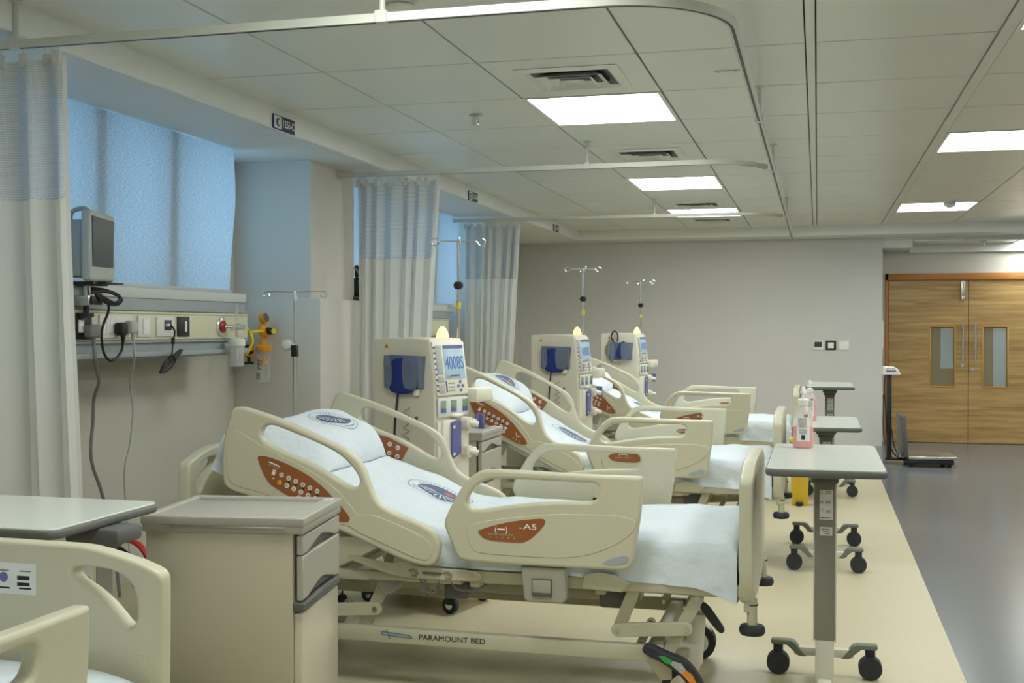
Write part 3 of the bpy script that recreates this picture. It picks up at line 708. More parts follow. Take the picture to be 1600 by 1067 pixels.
def bed(loc, rz, alpha, label, seed, labels_head=True, emb=True):
    B = thing('hospital_bed', label, 'hospital bed', loc, rz)
    A = math.radians(alpha)
    HR = T(HX, 0, HZ) @ Matrix.Rotation(A, 4, 'Y') @ T(-HX, 0, -HZ)   # +Y rotation lifts -x side
    # --- side rails
    for sd in (-1, 1):
        yy = sd*.518
        def lay(k): return T(0, yy+sd*k, 0) @ XZ
        far = ' on the far side' if sd > 0 else ''
        r = MB().poly(FO, [FH], .044, .012, 0, T(0, yy, 0) @ XZ, 2); r = r.build('foot_side_rail', 'bed', B, 40)
        if sd < 0:
            MB().poly(FE, [], .006, .0028, 0, lay(.0215), 2).build('embossed_panel', 'bed', r)
            m = MB().poly(FC, [], .003, .0008, 0, lay(.0255), 2, seg=1)
            X = T(0, yy-.0272, 0) @ XZ
            m.text('A5', .030, 1, X @ T(-.848, .697, 0), sx=1.55); m.text('(    )', .03, 1, X @ T(-.962, .683, 0))
            m.box((-.962, .684, 0), (.030, .006, .0005), 0, 1, X)
            for k in range(9): m.box((-1.01+k*.0115, .664, 0), (.007, .006, .0004), 0, 2, X)
            for k in range(5): m.box((-1.005+k*.024, .653, 0), (.003, .003, .0004), 0, 1, X)
            # little bird mark before the letters
            m.box((-.885, .692, 0), (.012, .002, .0004), 0, 1, X @ T(0, 0, 0))
            m.build('control_label', ['brown', 'white', 'label_g'], r)
            MB().poly(FG, [], .003, .001, 0, lay(.0225), 1, seg=1).build('angle_gauge', 'panel_g', r)
        else:
            MB().poly([(-.80, .60), (-.81, .80 - .10), (-.78, .745), (-.70, .765), (-.47, .765), (-.46, .60), (-.50, .58), (-.76, .58)], [], .004, .0018, 0, T(0, yy-.022, 0) @ XZ, 2).build('embossed_panel', 'bed', r)
            m = MB().poly([(-.74, .83), (-.62, .83), (-.635, .80), (-.66, .785), (-.71, .79)], [], .003, .0008, 0, T(0, yy-.0225, 0) @ XZ, 1, seg=1)
            m = MB().poly([(-.77, .755), (-.67, .758), (-.665, .735), (-.685, .725), (-.745, .725)], [], .003, .0008, 0, T(0, yy-.0255, 0) @ XZ, 1, seg=1)
            for k in range(4): m.box((-.745+k*.02, .742, 0), (.011, .010, .001), 0, 1, T(0, yy-.0275, 0) @ XZ)
            m.build('control_label', ['brown', 'label_gr'], r)
            MB().poly([(-1.12, .61), (-1.02, .66), (-.98, .665), (-.60, .665), (-.60, .57), (-1.10, .57)], [], .004, .0015, 0, T(0, yy-.022, 0) @ XZ, 0, seg=1).cyl((-.97, yy-.024, .64), (-.97, yy-.027, .64), .012, m=1).build('hinge_cover', ['bed', 'dgrey'], r)
        h = MB().poly(HO, [HH], .044, .012, 0, HR @ T(0, yy, 0) @ XZ, 2).build('head_side_rail', 'bed', B, 40)
        if sd < 0:
            MB().poly(HL, [], .005, .0022, 0, HR @ lay(.0215), 2).poly(HE, [], .006, .0025, 0, HR @ lay(.022), 2).build('embossed_panel', 'bed', h)
            m = MB().poly(HC, [], .003, .0008, 0, HR @ lay(.0255), 2, seg=1)
            X = HR @ T(0, yy-.0272, 0) @ XZ
            m.box((-1.985, .628, 0), (.050, .005, .0005), 0, 1, X); m.box((-1.985, .618, 0), (.05, .002, .0004), 0, 2, X)
            m.box((-1.975, .597, 0), (.014, .022, .0006), 0, 1, X); m.box((-1.975, .602, 0), (.008, .006, .0012), 0, 4, X)
            m.cyl((-1.968, .573, -.0002), (-1.968, .573, .0008), .003, n=10, m=1, X=X)
            for k in range(6): m.cyl((-1.94+k*.033, .600, -.0002), (-1.94+k*.033, .600, .0012), .0095, n=18, m=1, X=X); m.cyl((-1.94+k*.033, .600, 0), (-1.94+k*.033, .600, .0018), .0065, n=14, m=2, X=X)
            for k in range(6):
                c = (-1.937+k*.033, .569 if k < 5 else .569, 0)
                m.cyl((c[0], c[1], -.0002), (c[0], c[1], .0012), .0095, n=18, m=3 if k == 0 else 1, X=X)
                m.cyl((c[0], c[1], 0), (c[0], c[1], .0018), .006, n=14, m=2 if k else 4, X=X)
            for k in range(3): m.cyl((-1.838+k*.033, .545, -.0002), (-1.838+k*.033, .545, .0012), .0095, n=18, m=1, X=X); m.cyl((-1.838+k*.033, .545, 0), (-1.838+k*.033, .545, .0018), .006, n=14, m=2, X=X)
            for k in range(5): m.box((-1.90+k*.033, .585, 0), (.011, .006, .0005), 0, 5, X)
            m.tube([(-1.70, .575, .0005), (-1.685, .562, .0005), (-1.66, .567, .0005)], .0016, 6, 1, X); m.tube([(-1.687, .562, .0005), (-1.68, .545, .0005)], .0016, 6, 1, X)
            for k in range(3): m.cyl((-1.70+k*.022, .537, -.0002), (-1.70+k*.022, .537, .001), .0045, n=12, m=2, X=X)
            m.build('control_panel', ['brown', 'white', 'label_gr', 'yellow', 'orange2', 'ink'], h)
        else:
            MB().poly([(-2.06, .60), (-1.98, .655), (-1.70, .655), (-1.55, .60), (-1.47, .53), (-1.50, .50), (-2.05, .48)], [], .004, .0015, 0, HR @ T(0, yy-.0215, 0) @ XZ, 0, seg=1).cyl((-1.62, yy-.024, .575), (-1.62, yy-.028, .575), .012, m=1, X=HR).cyl((-1.47, yy-.024, .585-.03), (-1.47, yy-.028, .555), .012, m=1, X=HR).build('hinge_cover', ['bed', 'dgrey'], h)
            m = MB().poly([(-2.02, .615), (-1.965, .668), (-1.90, .676), (-1.79, .668), (-1.80, .60), (-1.83, .58), (-1.95, .585)], [], .003, .0008, 0, HR @ T(0, yy-.026, 0) @ XZ, 0, seg=1)
            X = HR @ T(0, yy-.0285, 0) @ XZ
            for a, b in ((-1.885, .648), (-1.84, .648), (-1.872, .607), (-1.828, .607)): m.cyl((a, b, -.001), (a, b, .001), .011, n=16, m=1, X=X); m.cyl((a, b, -.0018), (a, b, .0018), .007, n=14, m=2, X=X)
            m.box((-1.95, .62, 0), (.05, .005, .001), 0, 3, X)
            m.build('control_panel', ['brown', 'white', 'label_gr', 'orange2'], h)
    # --- end boards
    def board(x, name, face):
        O = [(-.475, .46), (-.48, .858), (-.477, .880), (-.462, .893), (-.40, .914), (-.30, .936), (-.25, .940), (0, .942), (.25, .940), (.30, .936), (.40, .914), (.462, .893), (.477, .880), (.48, .858), (.475, .46), (.44, .43), (.20, .40), (-.20, .40), (-.44, .43)]
        def hol(s): return [(s*a, b) for a, b in [(.25, .892), (.31, .893), (.365, .884), (.395, .866), (.412, .842), (.418, .80), (.414, .77), (.40, .755), (.385, .758), (.365, .780), (.335, .810), (.295, .838), (.26, .855), (.242, .872)]][::int(s)]
        bo = MB().poly(O, [hol(1), hol(-1)], .052, .011, 0, T(x, 0, 0) @ YZ, 1, 2, 4).build(name, 'bed', B, 45)
        MB().poly([(-.46, .47), (-.46, .70), (-.38, .69), (-.28, .65), (-.2, .58), (-.12, .47), (.12, .47), (.2, .58), (.28, .65), (.38, .69), (.46, .70), (.46, .47)], [], .006, .0025, 0, T(x+face*.0255, 0, 0) @ YZ, 2).build('embossed_panel', 'bed', bo)
        return bo
    fb = board(-.05, 'foot_board', -1); hb = board(-2.35, 'head_board', 1)
    # plug and pictogram label on inner face of the foot board
    Xf = T(-.0768, 0, 0) @ RZ(-90) @ RX(90)    # text facing -x
    m = MB()
    m.box((0, .855, 0), (.30, .075, .0012), 0, 0, Xf)
    for k in range(5):
        xx = -.12+k*.06
        m.box((xx, .873, .0008), (.030, .002, .0006), 0, 1, Xf); m.box((xx, .832, .0008), (.034, .004, .0006), 0, 1, Xf)
    m.cyl((-.12, .86, 0), (-.12, .86, .001), .012, n=18, m=2, X=Xf); m.cyl((-.12, .86, 0), (-.12, .86, .0013), .009, n=18, m=0, X=Xf)
    m.box((-.06, .857, .0008), (.020, .020, .0006), 0, 1, Xf); m.box((-.06, .857, .001), (.016, .016, .0006), 0, 0, Xf)
    m.add([Xf @ Vector(p) for p in ((-.012, .85, .0015), (.012, .85, .0015), (0, .87, .0015))], [[0, 1, 2]], 3)
    m.cyl((0.06, .857, 0), (.06, .857, .0012), .012, n=18, m=4, X=Xf); m.box((.115, .857, .0008), (.034, .010, .0006), 0, 1, Xf); m.box((.115, .842, .0008), (.034, .008, .0006), 0, 1, Xf)
    m.build('pictogram_label', ['label_w', 'ink', 'red', 'warn', 'blue_d'], fb)
    MB().lathe([(.036, 0), (.036, .004), (.028, .007)], 8, 0, T(-.079, -.27, .61) @ RY(-90)).build('plug', 'machine_f', fb)
    # corner bumper wheels under both ends
    for (x, y, nm) in ((-.03, -.43, 'bumper'), (-.03, .43, 'bumper'), (-2.35, -.43, 'bumper'), (-2.35, .43, 'bumper')):
        MB().cyl((x, y, .35), (x, y, .45), .019, n=20, m=1).lathe([(.03, .315), (.043, .318), (.048, .328), (.048, .338), (.043, .35), (.03, .353)], 24, 0, T(x, y, 0)).cyl((x, y, .425), (x, y, .43), .022, m=0).build(nm, ['rubber', 'bed_steel'], B)
    # --- deck frame
    m = MB()
    for sd in (-1, 1):
        m.b2(-1.15, -.07, sd*.425-.015, sd*.425+.015, .452, .497, .004)
        m.b2(-2.33, -1.15, sd*.43-.015, sd*.43+.015, .44, .475, .004)
    for x in (-.10, -.6, -1.1, -1.7, -2.28): m.b2(x-.02, x+.02, -.43, .43, .43, .46, .004)
    m.b2(-1.15, -.10, -.43, .43, .478, .49); m.b2(-1.1, -.05, -.40, .40, .44, .46, .0)
    m.b2(-.06, -.02, -.45, -.40, .40, .47, .004); m.b2(-.06, -.02, .40, .45, .40, .47, .004)
    m.build('deck_frame', 'bed_steel', B)
    m = MB(); m.b2(-2.06, -1.16, -.43, .43, .465, .49, .006, 0, HR); 
    m.build('backrest_deck', 'bed_steel', B)
    # hinge bracket plate with hooks on the near side, and a foot section plate
    PL = [(-1.60, .545), (-1.44, .515), (-1.384, .526), (-1.3, .505), (-1.088, .508), (-1.053, .484), (-1.077, .464), (-1.271, .461), (-1.402, .465), (-1.499, .49), (-1.63, .53)]
    slot = [(-1.30, .492), (-1.225, .490), (-1.22, .484), (-1.225, .477), (-1.30, .479), (-1.305, .485)]
    PF = [(-.655, .512), (-.60, .525), (-.54, .518), (-.48, .49), (-.51, .455), (-.66, .462)]
    for sd in (-1, 1):
        q = MB().poly(PL, [slot], .012, .003, 0, T(0, sd*.474, 0) @ XZ, 1, seg=1).cyl((-1.40, sd*.472, .5), (-1.40, sd*.484, .5), .009).cyl((-1.10, sd*.472, .488), (-1.10, sd*.484, .488), .009)
        for hx in (-1.335, -1.195): q.tube([(hx-.02, sd*.482, .492), (hx, sd*.484, .498), (hx+.014, sd*.484, .488), (hx+.006, sd*.484, .472), (hx-.008, sd*.484, .476)], .005, 8, 1)
        q.build('hook_plate', ['bed_steel', 'latch_d'], B)
        MB().poly(PF, [], .014, .003, 0, T(0, sd*.474, 0) @ XZ, 0, seg=1).build('cover_plate', 'bed_steel', B)
    # release box of the foot side rails
    for sd in (-1, 1):
        q = MB().poly([(-.890, .542), (-.718, .542), (-.713, .425), (-.726, .41), (-.862, .407), (-.878, .42)], [], .05, .007, 0, T(0, sd*.500, 0) @ XZ, 0).build('latch_box', 'latch', B)
        MB().b2(-.845, -.768, sd*.53-.004, sd*.53-.001+.004, .433, .500, .003, 1).b2(-.842, -.771, sd*.532-.004, sd*.532+.004, .447, .496, .004, 0).build('release_handle', ['latch', 'dgrey'], q)
        q = MB().box((0, 0, 0), (.15, .045, .12), .01, 0, HR @ T(-1.80, sd*.485, .43)).build('latch_box', 'latch', B)
        MB().box((0, 0, 0), (.08, .008, .06), .003, 1, HR @ T(-1.80, sd*.51, .43)).box((0, 0, 0), (.074, .010, .045), .003, 0, HR @ T(-1.80, sd*.511, .436)).build('release_handle', ['latch', 'dgrey'], q)
    # --- base
    m = MB()
    for sd in (-1, 1): m.b2(-2.15, -.36, sd*.41-.022, sd*.41+.022, .185, .245, .006)
    for x in (-2.12, -.40): m.b2(x-.03, x+.03, -.40, .40, .185, .235, .006)
    m.b2(-.42, -.27, -.36, -.30, .185, .22, .006); m.b2(-.42, -.27, .30, .36, .185, .22, .006)
    m.poly([(-.43, .19), (-.33, .19), (-.33, .12), (-.37, .115)], [], .03, .004, 0, T(0, -.405, 0) @ XZ, 0, seg=1)
    m.poly([(-.43, .19), (-.33, .19), (-.33, .12), (-.37, .115)], [], .03, .004, 0, T(0, .405, 0) @ XZ, 0, seg=1)
    m.b2(-1.7, -.5, -.05, .05, .32, .36, .01)
    m.build('base_frame', 'bed_steel', B)
    X = T(0, -.4335, 0) @ XZ
    m = MB().text('PARAMOUNT BED', .030, 0, X @ T(-1.195, .218, 0), sx=1.12)
    for a, b in (((-1.49, .232), (-1.37, .222)), ((-1.49, .220), (-1.36, .212)), ((-1.37, .222), (-1.36, .212)), ((-1.49, .232), (-1.49, .220)), ((-1.47, .243), (-1.455, .205))):
        m.tube([(*a, 0), (*b, 0)], .0016, 6, 1, X, 0)
    m.build('lettering', ['ink', 'blue_pen'], B)
    # scissor links
    def link(mb, p, q, y, w=.024, th=.02, m_=0):
        d = Vector((q[0]-p[0], q[1]-p[1])); L = d.length; a = math.atan2(d.y, d.x); pts = []
        for k in range(9): t_ = math.pi/2+math.pi*k/8; pts.append((w*math.cos(t_), w*math.sin(t_)))
        for k in range(9): t_ = -math.pi/2+math.pi*k/8; pts.append((L+w*math.cos(t_), w*math.sin(t_)))
        X_ = T(p[0], y, p[1]) @ Matrix.Rotation(-a, 4, 'Y') @ XZ
        mb.poly(pts, [], th, .003, m_, X_, 0, seg=1)
        for c in (0, L): mb.cyl((c, 0, th/2), (c, 0, th/2+.006), .010, n=14, m=1, X=X_); mb.cyl((c, 0, -th/2), (c, 0, -th/2-.006), .010, n=14, m=1, X=X_)
    for sd in (-1, 1):
        y = sd*.385
        for off in (0, -1.25):
            m = MB()
            link(m, (-.475+off, .45), (-.535+off, .295), y-.0*sd); m.build('lift_arm', ['bed_steel', 'steel'], B)
            m = MB(); link(m, (-.535+off, .295), (-.275+off, .315), y+sd*.024, .026); m.build('lift_arm', ['bed_steel', 'steel'], B)
            m = MB(); link(m, (-.235+off, .43), (-.345+off, .215), y, .024); m.build('lift_arm', ['bed_steel', 'steel'], B)
            m = MB(); link(m, (-.415+off, .32), (-.455+off, .235), y-sd*.03, .016); m.build('lift_arm', ['bed_steel', 'steel'], B)
    # actuator, foot levers
    m = MB().cyl((-.262, -.27, .15), (-.250, -.27, .345), .036, n=20).b2(-.36, -.23, -.32, -.22, .12, .24, .03).cyl((-.25, -.27, .33), (-.245, -.27, .43), .012, m=1)
    m.build('lift_motor', ['machine_f', 'steel'], B)
    m = MB().poly([(-.425, .262), (-.40, .262), (-.34, .235), (-.27, .215), (-.225, .165), (-.195, .105), (-.215, .09), (-.25, .11), (-.30, .165), (-.36, .20), (-.42, .225), (-.435, .24)], [], .05, .008, 0, T(0, -.455, 0) @ XZ, 1)
    m.poly([(-.372, .226), (-.345, .226), (-.318, .21), (-.325, .196), (-.345, .20)], [], .003, .0005, 1, T(0, -.4805, 0) @ XZ, 0, seg=1)
    m.poly([(-.318, .21), (-.285, .203), (-.268, .18), (-.285, .165), (-.325, .196)], [], .003, .0005, 2, T(0, -.4805, 0) @ XZ, 0, seg=1)
    m.poly([(-.268, .18), (-.245, .165), (-.225, .125), (-.24, .12), (-.285, .165)], [], .003, .0005, 3, T(0, -.4805, 0) @ XZ, 0, seg=1)
    m.b2(-.43, -.405, -.44, -.40, .235, .25, .003)
    m.build('brake_pedal', ['rubber', 'green', 'label_gr', 'orange2'], B)
    m = MB().poly([(-.235, .40), (-.205, .40), (-.155, .33), (-.135, .30), (-.15, .285), (-.175, .305), (-.225, .37)], [], .03, .006, 0, T(0, -.33, 0) @ XZ, 1).b2(-.24, -.22, -.35, -.30, .385, .41, .003)
    m.build('foot_lever', 'rubber', B)
    # motors, cables under the deck
    MB().b2(-.62, -.50, -.35, -.26, .36, .44, .012).build('motor', 'dgrey', B); MB().b2(-1.24, -1.14, -.40, -.30, .37, .45, .012).build('motor', 'dgrey', B); MB().cyl((-1.46, -.44, .42), (-1.46, -.36, .42), .035).build('motor', 'latch_d', B)
    m = MB()
    m.tube([(-1.33, -.44, .47), (-1.30, -.45, .41), (-1.26, -.45, .405), (-1.24, -.44, .46)], .004).tube([(-1.32, -.44, .48), (-1.29, -.45, .425), (-1.26, -.43, .40), (-1.25, -.42, .45)], .004)
    m.tube([(-1.20, -.44, .46), (-1.17, -.44, .42), (-1.10, -.40, .415), (-1.05, -.38, .44)], .004)
    m.build('cable', 'cordgrey', B)
    # casters
    for sx in (-2.06, -.30):
        for sy in (-.33, .33):
            m = MB().cyl((sx, sy-.028, .075), (sx, sy-.006, .075), .075, n=28).cyl((sx, sy+.006, .075), (sx, sy+.028, .075), .075, n=28).cyl((sx, sy-.030, .075), (sx, sy+.030, .075), .045, n=20, m=1)
            m.cyl((sx, sy, .14), (sx, sy, .19), .03, m=1).sph((sx, sy, .10), .062, 20, 1, None, (1, .5, 1)); m.build('caster', ['rubber', 'machine_f'], B)
    # --- mattress with sheet
    L1 = 1.10; bend = .10; tot = 2.16; x_f = -.085
    def path(s):
        if s < L1: return x_f-s, ZM, 0
        if s < L1+bend*2:
            t_ = (s-L1)/(2*bend); a = A*t_; xm, zm = x_f-L1, ZM
            n_ = 12
            for k in range(n_): aa = a*(k+.5)/n_; xm -= math.cos(aa)*(s-L1)/n_; zm += math.sin(aa)*(s-L1)/n_
            return xm, zm, a
        x, z, a = path(L1+2*bend-1e-6); d = s-L1-2*bend
        return x-math.cos(A)*d, z+math.sin(A)*d, A
    HWm = .438
    def wr(x, y, a):
        return (noise.noise(Vector((x*2.6+seed, y*2.6, seed)))*.018+noise.noise(Vector((x*9+seed, y*6+2, seed)))*.008)*a
    def top(s, v, off=0):
        x, z, a = path(s); k = max(0, 1-((abs(v)/HWm)**8)*.35)
        d = wr(s, v, 1)+off-.022*(abs(v)/HWm)**6
        # small rounded foot end
        e = max(0, 1-s/.05); d -= .03*e*e
        return Vector((x+math.sin(a)*d*0+math.sin(a)*0, v, z)) + Vector((math.sin(a), 0, math.cos(a)))*d
    prof = [('s', -1, .0), ('s', -1, .05), ('s', -1, .10), ('s', -1, .145), ('s', -1, .17)]
    nv = 30; vs = []; fs = []; S = 100; cols = None
    for i in range(S+1):
        s = tot*i/S; x, z, a = path(s); up = Vector((math.sin(a), 0, math.cos(a))); row = []
        drop = .140+.03*max(0, 1-s/.75)+.05*max(0, 1-s/.14)
        for kk in range(7):    # near side from bottom up
            t_ = kk/6; w = (.004*math.sin(s*23+seed)+.022*noise.noise(Vector((s*11, kk*.35, seed)))+.008*noise.noise(Vector((s*30, kk*.6, seed))))*(1-t_)**.7 
            base = Vector((x, -HWm-.012+w, z))-up*(drop*(1-t_)+.026)
            row.append(base)
        row[-1] = top(s, -HWm*.995)-up*.004
        for kk in range(nv+1): row.append(top(s, -HWm*.975+2*HWm*.975*kk/nv))
        for kk in range(7):
            t_ = 1-kk/6; w = .016*noise.noise(Vector((s*11, kk*.5+9, seed)))*(1-t_)
            row.append(Vector((x, HWm+.012+w, z))-up*(drop*(1-t_)+.026))
        row[-7] = top(s, HWm*.995)-up*.004
        vs += row; cols = len(row)
    for i in range(S):
        for k in range(cols-1): a_ = i*cols+k; fs.append([a_, a_+1, a_+cols+1, a_+cols])
        fs.append([i*cols+cols-1, i*cols, (i+1)*cols, (i+1)*cols+cols-1])
    fs.append(list(range(cols))); fs.append([S*cols+k for k in range(cols)][::-1])
    mt = MB().add(vs, fs).build('mattress', 'sheet', B, ang=60)
    if emb:
        e = MB(); emblem(e, lambda a, b, d=0: top(1.33-a*1.25, .07+b*1.25, .0025+d))
        e.build('printed_emblem', ['navy2', 'navy', 'redp', 'sheet'], mt, flat=True)
    # --- pillow (own thing, resting on the raised mattress)
    if not emb: return B
    s0 = 1.90; hs, hv = .215, .36; Tk = .125
    x, z, a = path(s0); 
    P = thing('pillow', label.split(' bed')[0].replace('hospital', '').strip() and PILL[seed], 'pillow', (0, 0, 0))
    Mw = T(*loc) @ RZ(rz)
    cpos = Mw @ top(s0, 0.0, 0)
    P.location = cpos; P.rotation_euler = (0, 0, R(rz))
    inv = (Matrix.Translation(cpos) @ RZ(rz)).inverted() @ Mw
    def ptop(p, q, off=0):   # p along (head +), q across, in -1..1
        h = ((max(0, 1-abs(p)**3.0))**.6)*((max(0, 1-abs(q)**2.6))**.6)
        h = Tk*h*(1+.30*q-.06*p) + .012*noise.noise(Vector((p*1.6+seed, q*2.0, 3)))*h*1.6
        pin = 1-.05*(p*p*q*q)
        return inv @ top(s0+p*hs*(1-.07*q*q)*pin, q*hv*(1-.05*p*p), .006+h+off)
    n1, n2 = 36, 46; vs = []; fs = []
    def gg(t_): return math.sin(t_*math.pi/2)
    for i in range(n1+1):
        for j in range(n2+1): vs.append(ptop(gg(-1+2*i/n1), gg(-1+2*j/n2)))
    for i in range(n1+1):
        for j in range(n2+1):
            p, q = gg(-1+2*i/n1), gg(-1+2*j/n2); pin = 1-.05*(p*p*q*q)
            vs.append(inv @ top(s0+p*hs*(1-.07*q*q)*pin, q*hv*(1-.05*p*p), .004))
    W_ = n2+1; O2 = (n1+1)*W_
    for i in range(n1):
        for j in range(n2):
            a_ = i*W_+j; fs.append([a_, a_+1, a_+W_+1, a_+W_]); fs.append([O2+a_, O2+a_+W_, O2+a_+W_+1, O2+a_+1])
    m = MB().add(vs, fs)
    pc = m.build('pillowcase', 'pillow', P, ang=70)
    e = MB(); emblem(e, lambda a, b, d=0: ptop(-.05-a/hs*.9, -.02+b/hv*1.1, .003+d)); e.build('printed_emblem', ['navy2', 'navy', 'redp', 'sheet'], P, flat=True)
    return B

M['blue_pen'] = mat('blue marker', (.03, .22, .38), .5)
PILL = {1: 'white pillow with a round navy crest on the nearest full bed', 2: 'white pillow on the second bed from the camera', 3: 'white pillow half hidden on the farthest bed'}
bed((-.2, 4.80, 0), 0, 21, 'beige hospital bed nearest the camera, seen whole, with lettered base rail', 1)
bed((-.175, 7.52, 0), 0, 27, 'beige hospital bed in the middle of the row, behind the nearest full bed', 2)
bed((-.12, 10.52, 0), 0, 24, 'beige hospital bed farthest away, next to the end wall', 3)
b0 = bed((-1.935, 2.44, 0), 90, 8, 'beige hospital bed cut off in the lower left corner, showing its foot board', 0, emb=False)
# ================================================================== OVERBED TABLES
def overbed(loc, rz, zt, label, L=.90, Wd=.41, co=0):
    t = thing('overbed_table', label, 'overbed table', loc, rz, 'overbed tables on casters')
    a, b = Wd/2, L/2
    def rr(a, b, r, n=5):
        P = []
        for cx, cy, s in ((a-r, b-r, 0), (-a+r, b-r, 90), (-a+r, -b+r, 180), (a-r, -b+r, 270)):
            for k in range(n+1): th = R(s+90*k/n); P.append((cx+r*math.cos(th), cy+r*math.sin(th)))
        return P
    tt = MB().poly(rr(a-.006, b-.006, .035), [], .006, .002, 0, T(0, 0, zt-.003), seg=2).build('table_top', 'ttop', t)
    MB().poly(rr(a, b, .04), [], .026, .010, 0, T(0, 0, zt-.0165), seg=3).build('edge_band', 'tgrey', tt)
    MB().b2(-.062, .062, co-.12, co+.05, zt-.075, zt-.03, .012).b2(-.05, .05, co-.055, co+.055, zt-.10, zt-.07, .01).b2(-.16, .16, -.30, .30, zt-.038, zt-.029, .002).build('bracket', 'dgrey', t)
    MB().b2(-.038, .038, co-.04, co+.04, .27, zt-.07, .008).build('column_sleeve', 'tcol', t)
    MB().b2(-.042, -.036, co-.034, co+.034, .265, zt-.10, .001).b2(.036, .042, co-.034, co+.034, .265, zt-.10, .001).build('side_trim', 'tcream', t)
    MB().b2(-.034, .034, co-.036, co+.036, .06, .28, .006).build('inner_column', 'tcream', t)
    MB().b2(-.026, .026, -.44, .44, .085, .125, .008).b2(-.12, .12, -.455, -.415, .085, .12, .006).b2(-.12, .12, .415, .455, .085, .12, .006).build('base', 'tcream', t)
    for sx in (-1, 1):
        for sy in (-1, 1):
            y = sy*.435
            m = MB().poly([(.07, .082), (.10, .082), (.15, .125), (.21, .125), (.215, .135), (.21, .145), (.13, .145), (.115, .138)], [], .05, .006, 0, T(0, y, 0) @ (XZ if sx > 0 else RZ(180) @ XZ), 0, seg=2)
            f = m.build('foot', 'tgreen', t)
            x = sx*.185
            MB().cyl((x, y-.026, .048), (x, y-.004, .048), .047, n=24).cyl((x, y+.004, .048), (x, y+.026, .048), .047, n=24).b2(x-.02, x+.02, y-.012, y+.012, .05, .126, .006).build('caster', 'rubber', t)
    m = MB(); X = (T(0, -.0415, 0) @ XZ) if not co else (T(-.0425, co, 0) @ RZ(-90) @ XZ); z0 = zt
    m.box((.004, z0-.18, 0), (.048, .112, .001), .0, 0, X); m.box((.004, z0-.28, 0), (.046, .032, .001), 0, 0, X)
    m.add([X @ Vector(p) for p in ((-.018, z0-.136, .001), (-.008, z0-.136, .001), (-.013, z0-.127, .001))], [[0, 1, 2]], 2)
    for k in range(3): m.box((.012, z0-.128-.004*k, .0007), (.018, .0012, .0004), 0, 1, X)
    m.tube([(-.018, z0-.165, .0008), (-.006, z0-.175, .0008)], .0008, 5, 1, X, 0); m.tube([(-.006, z0-.165, .0008), (-.018, z0-.175, .0008)], .0008, 5, 1, X, 0)
    m.box((.012, z0-.17, .0007), (.018, .010, .0004), 0, 3, X); m.cyl((-.010, z0-.20, .0005), (-.010, z0-.20, .0009), .006, n=14, m=1, X=X); m.cyl((-.010, z0-.20, .0005), (-.010, z0-.20, .0011), .0048, n=14, m=0, X=X); m.box((.012, z0-.205, .0007), (.016, .012, .0004), 0, 3, X)
    m.box((.004, z0-.229, .0007), (.04, .003, .0004), 0, 1, X)
    for k in range(3): m.box((.002+.003*k, z0-.272-.008*k, .0007), (.032-.006*k, .0025, .0004), 0, 1, X)
    m.build('label', ['label_w', 'ink', 'yellow', 'label_gr'], t)
    return t
overbed((.03, 4.56, 0), 0, .965, 'overbed table nearest the foot board, carrying the large pink bottle')
overbed((.055, 7.60, 0), 0, .86, 'lower overbed table in the middle, behind the large pink bottle')
overbed((.11, 10.82, 0), 0, .945, 'overbed table farthest away, near the end wall')
# the table at the left edge
t0 = overbed((-2.32, 2.84, 0), 90, .93, 'overbed table at the left edge, standing behind the cut off bed', L=.84, Wd=.52, co=-.36)

# ================================================================== SANITISER BOTTLES
def bottle(loc, s, label, fill=.45):
    t = thing('sanitiser_bottle', label, 'bottle', loc, 0, 'pink pump bottles')
    r = .042
    MB().lathe([(r*.9, 0), (r, .006), (r, .135), (r*.92, .152), (r*.6, .168), (r*.4, .174), (r*.38, .18)], 32, 0, None, 1, .75).build('body', 'bottle', t)
    MB().lathe([(r*.85, .003), (r*.96, .008), (r*.96, .20*fill)], 32, 0, None, 1, .74).build('liquid', 'pink', t)
    MB().lathe([(.019, .176), (.021, .18), (.021, .198), (.014, .204)], 20).cyl((0, 0, .2), (0, 0, .228), .005).b2(-.008, .012, -.006, .006, .222, .232, .003).lathe([(.013, .225), (.013, .234), (.006, .25), (.002, .255)], 16).build('pump', 'whitep', t)
    m = MB(); nn = 14
    def sl(a0, a1, z0, z1, mi, e=.0006):
        vs = []
        for k in range(nn+1):
            a = R(a0+(a1-a0)*k/nn)
            for z in (z0, z1): vs.append(((r+e)*math.cos(a), (r*.75+e)*math.sin(a), z))
        m.add(vs, [[2*k, 2*k+2, 2*k+3, 2*k+1] for k in range(nn)], mi)
    sl(235, 310, .03, .145, 0); sl(245, 290, .085, .125, 1, .0010); sl(250, 292, .06, .08, 1, .0010); sl(275, 298, .128, .14, 2, .0011); sl(262, 282, .036, .056, 3, .0012)
    m.build('label', ['label_w', 'label_gr', 'redp', 'ink'], t)
    t.scale = (s, s, s); return t
bottle((-.055, 4.84, .9655), .98, 'pink hand sanitiser pump bottle standing on the nearest overbed table')
bottle((-.045, 7.62, .8605), 1.02, 'second pink pump bottle, mostly hidden behind the larger one', .62)

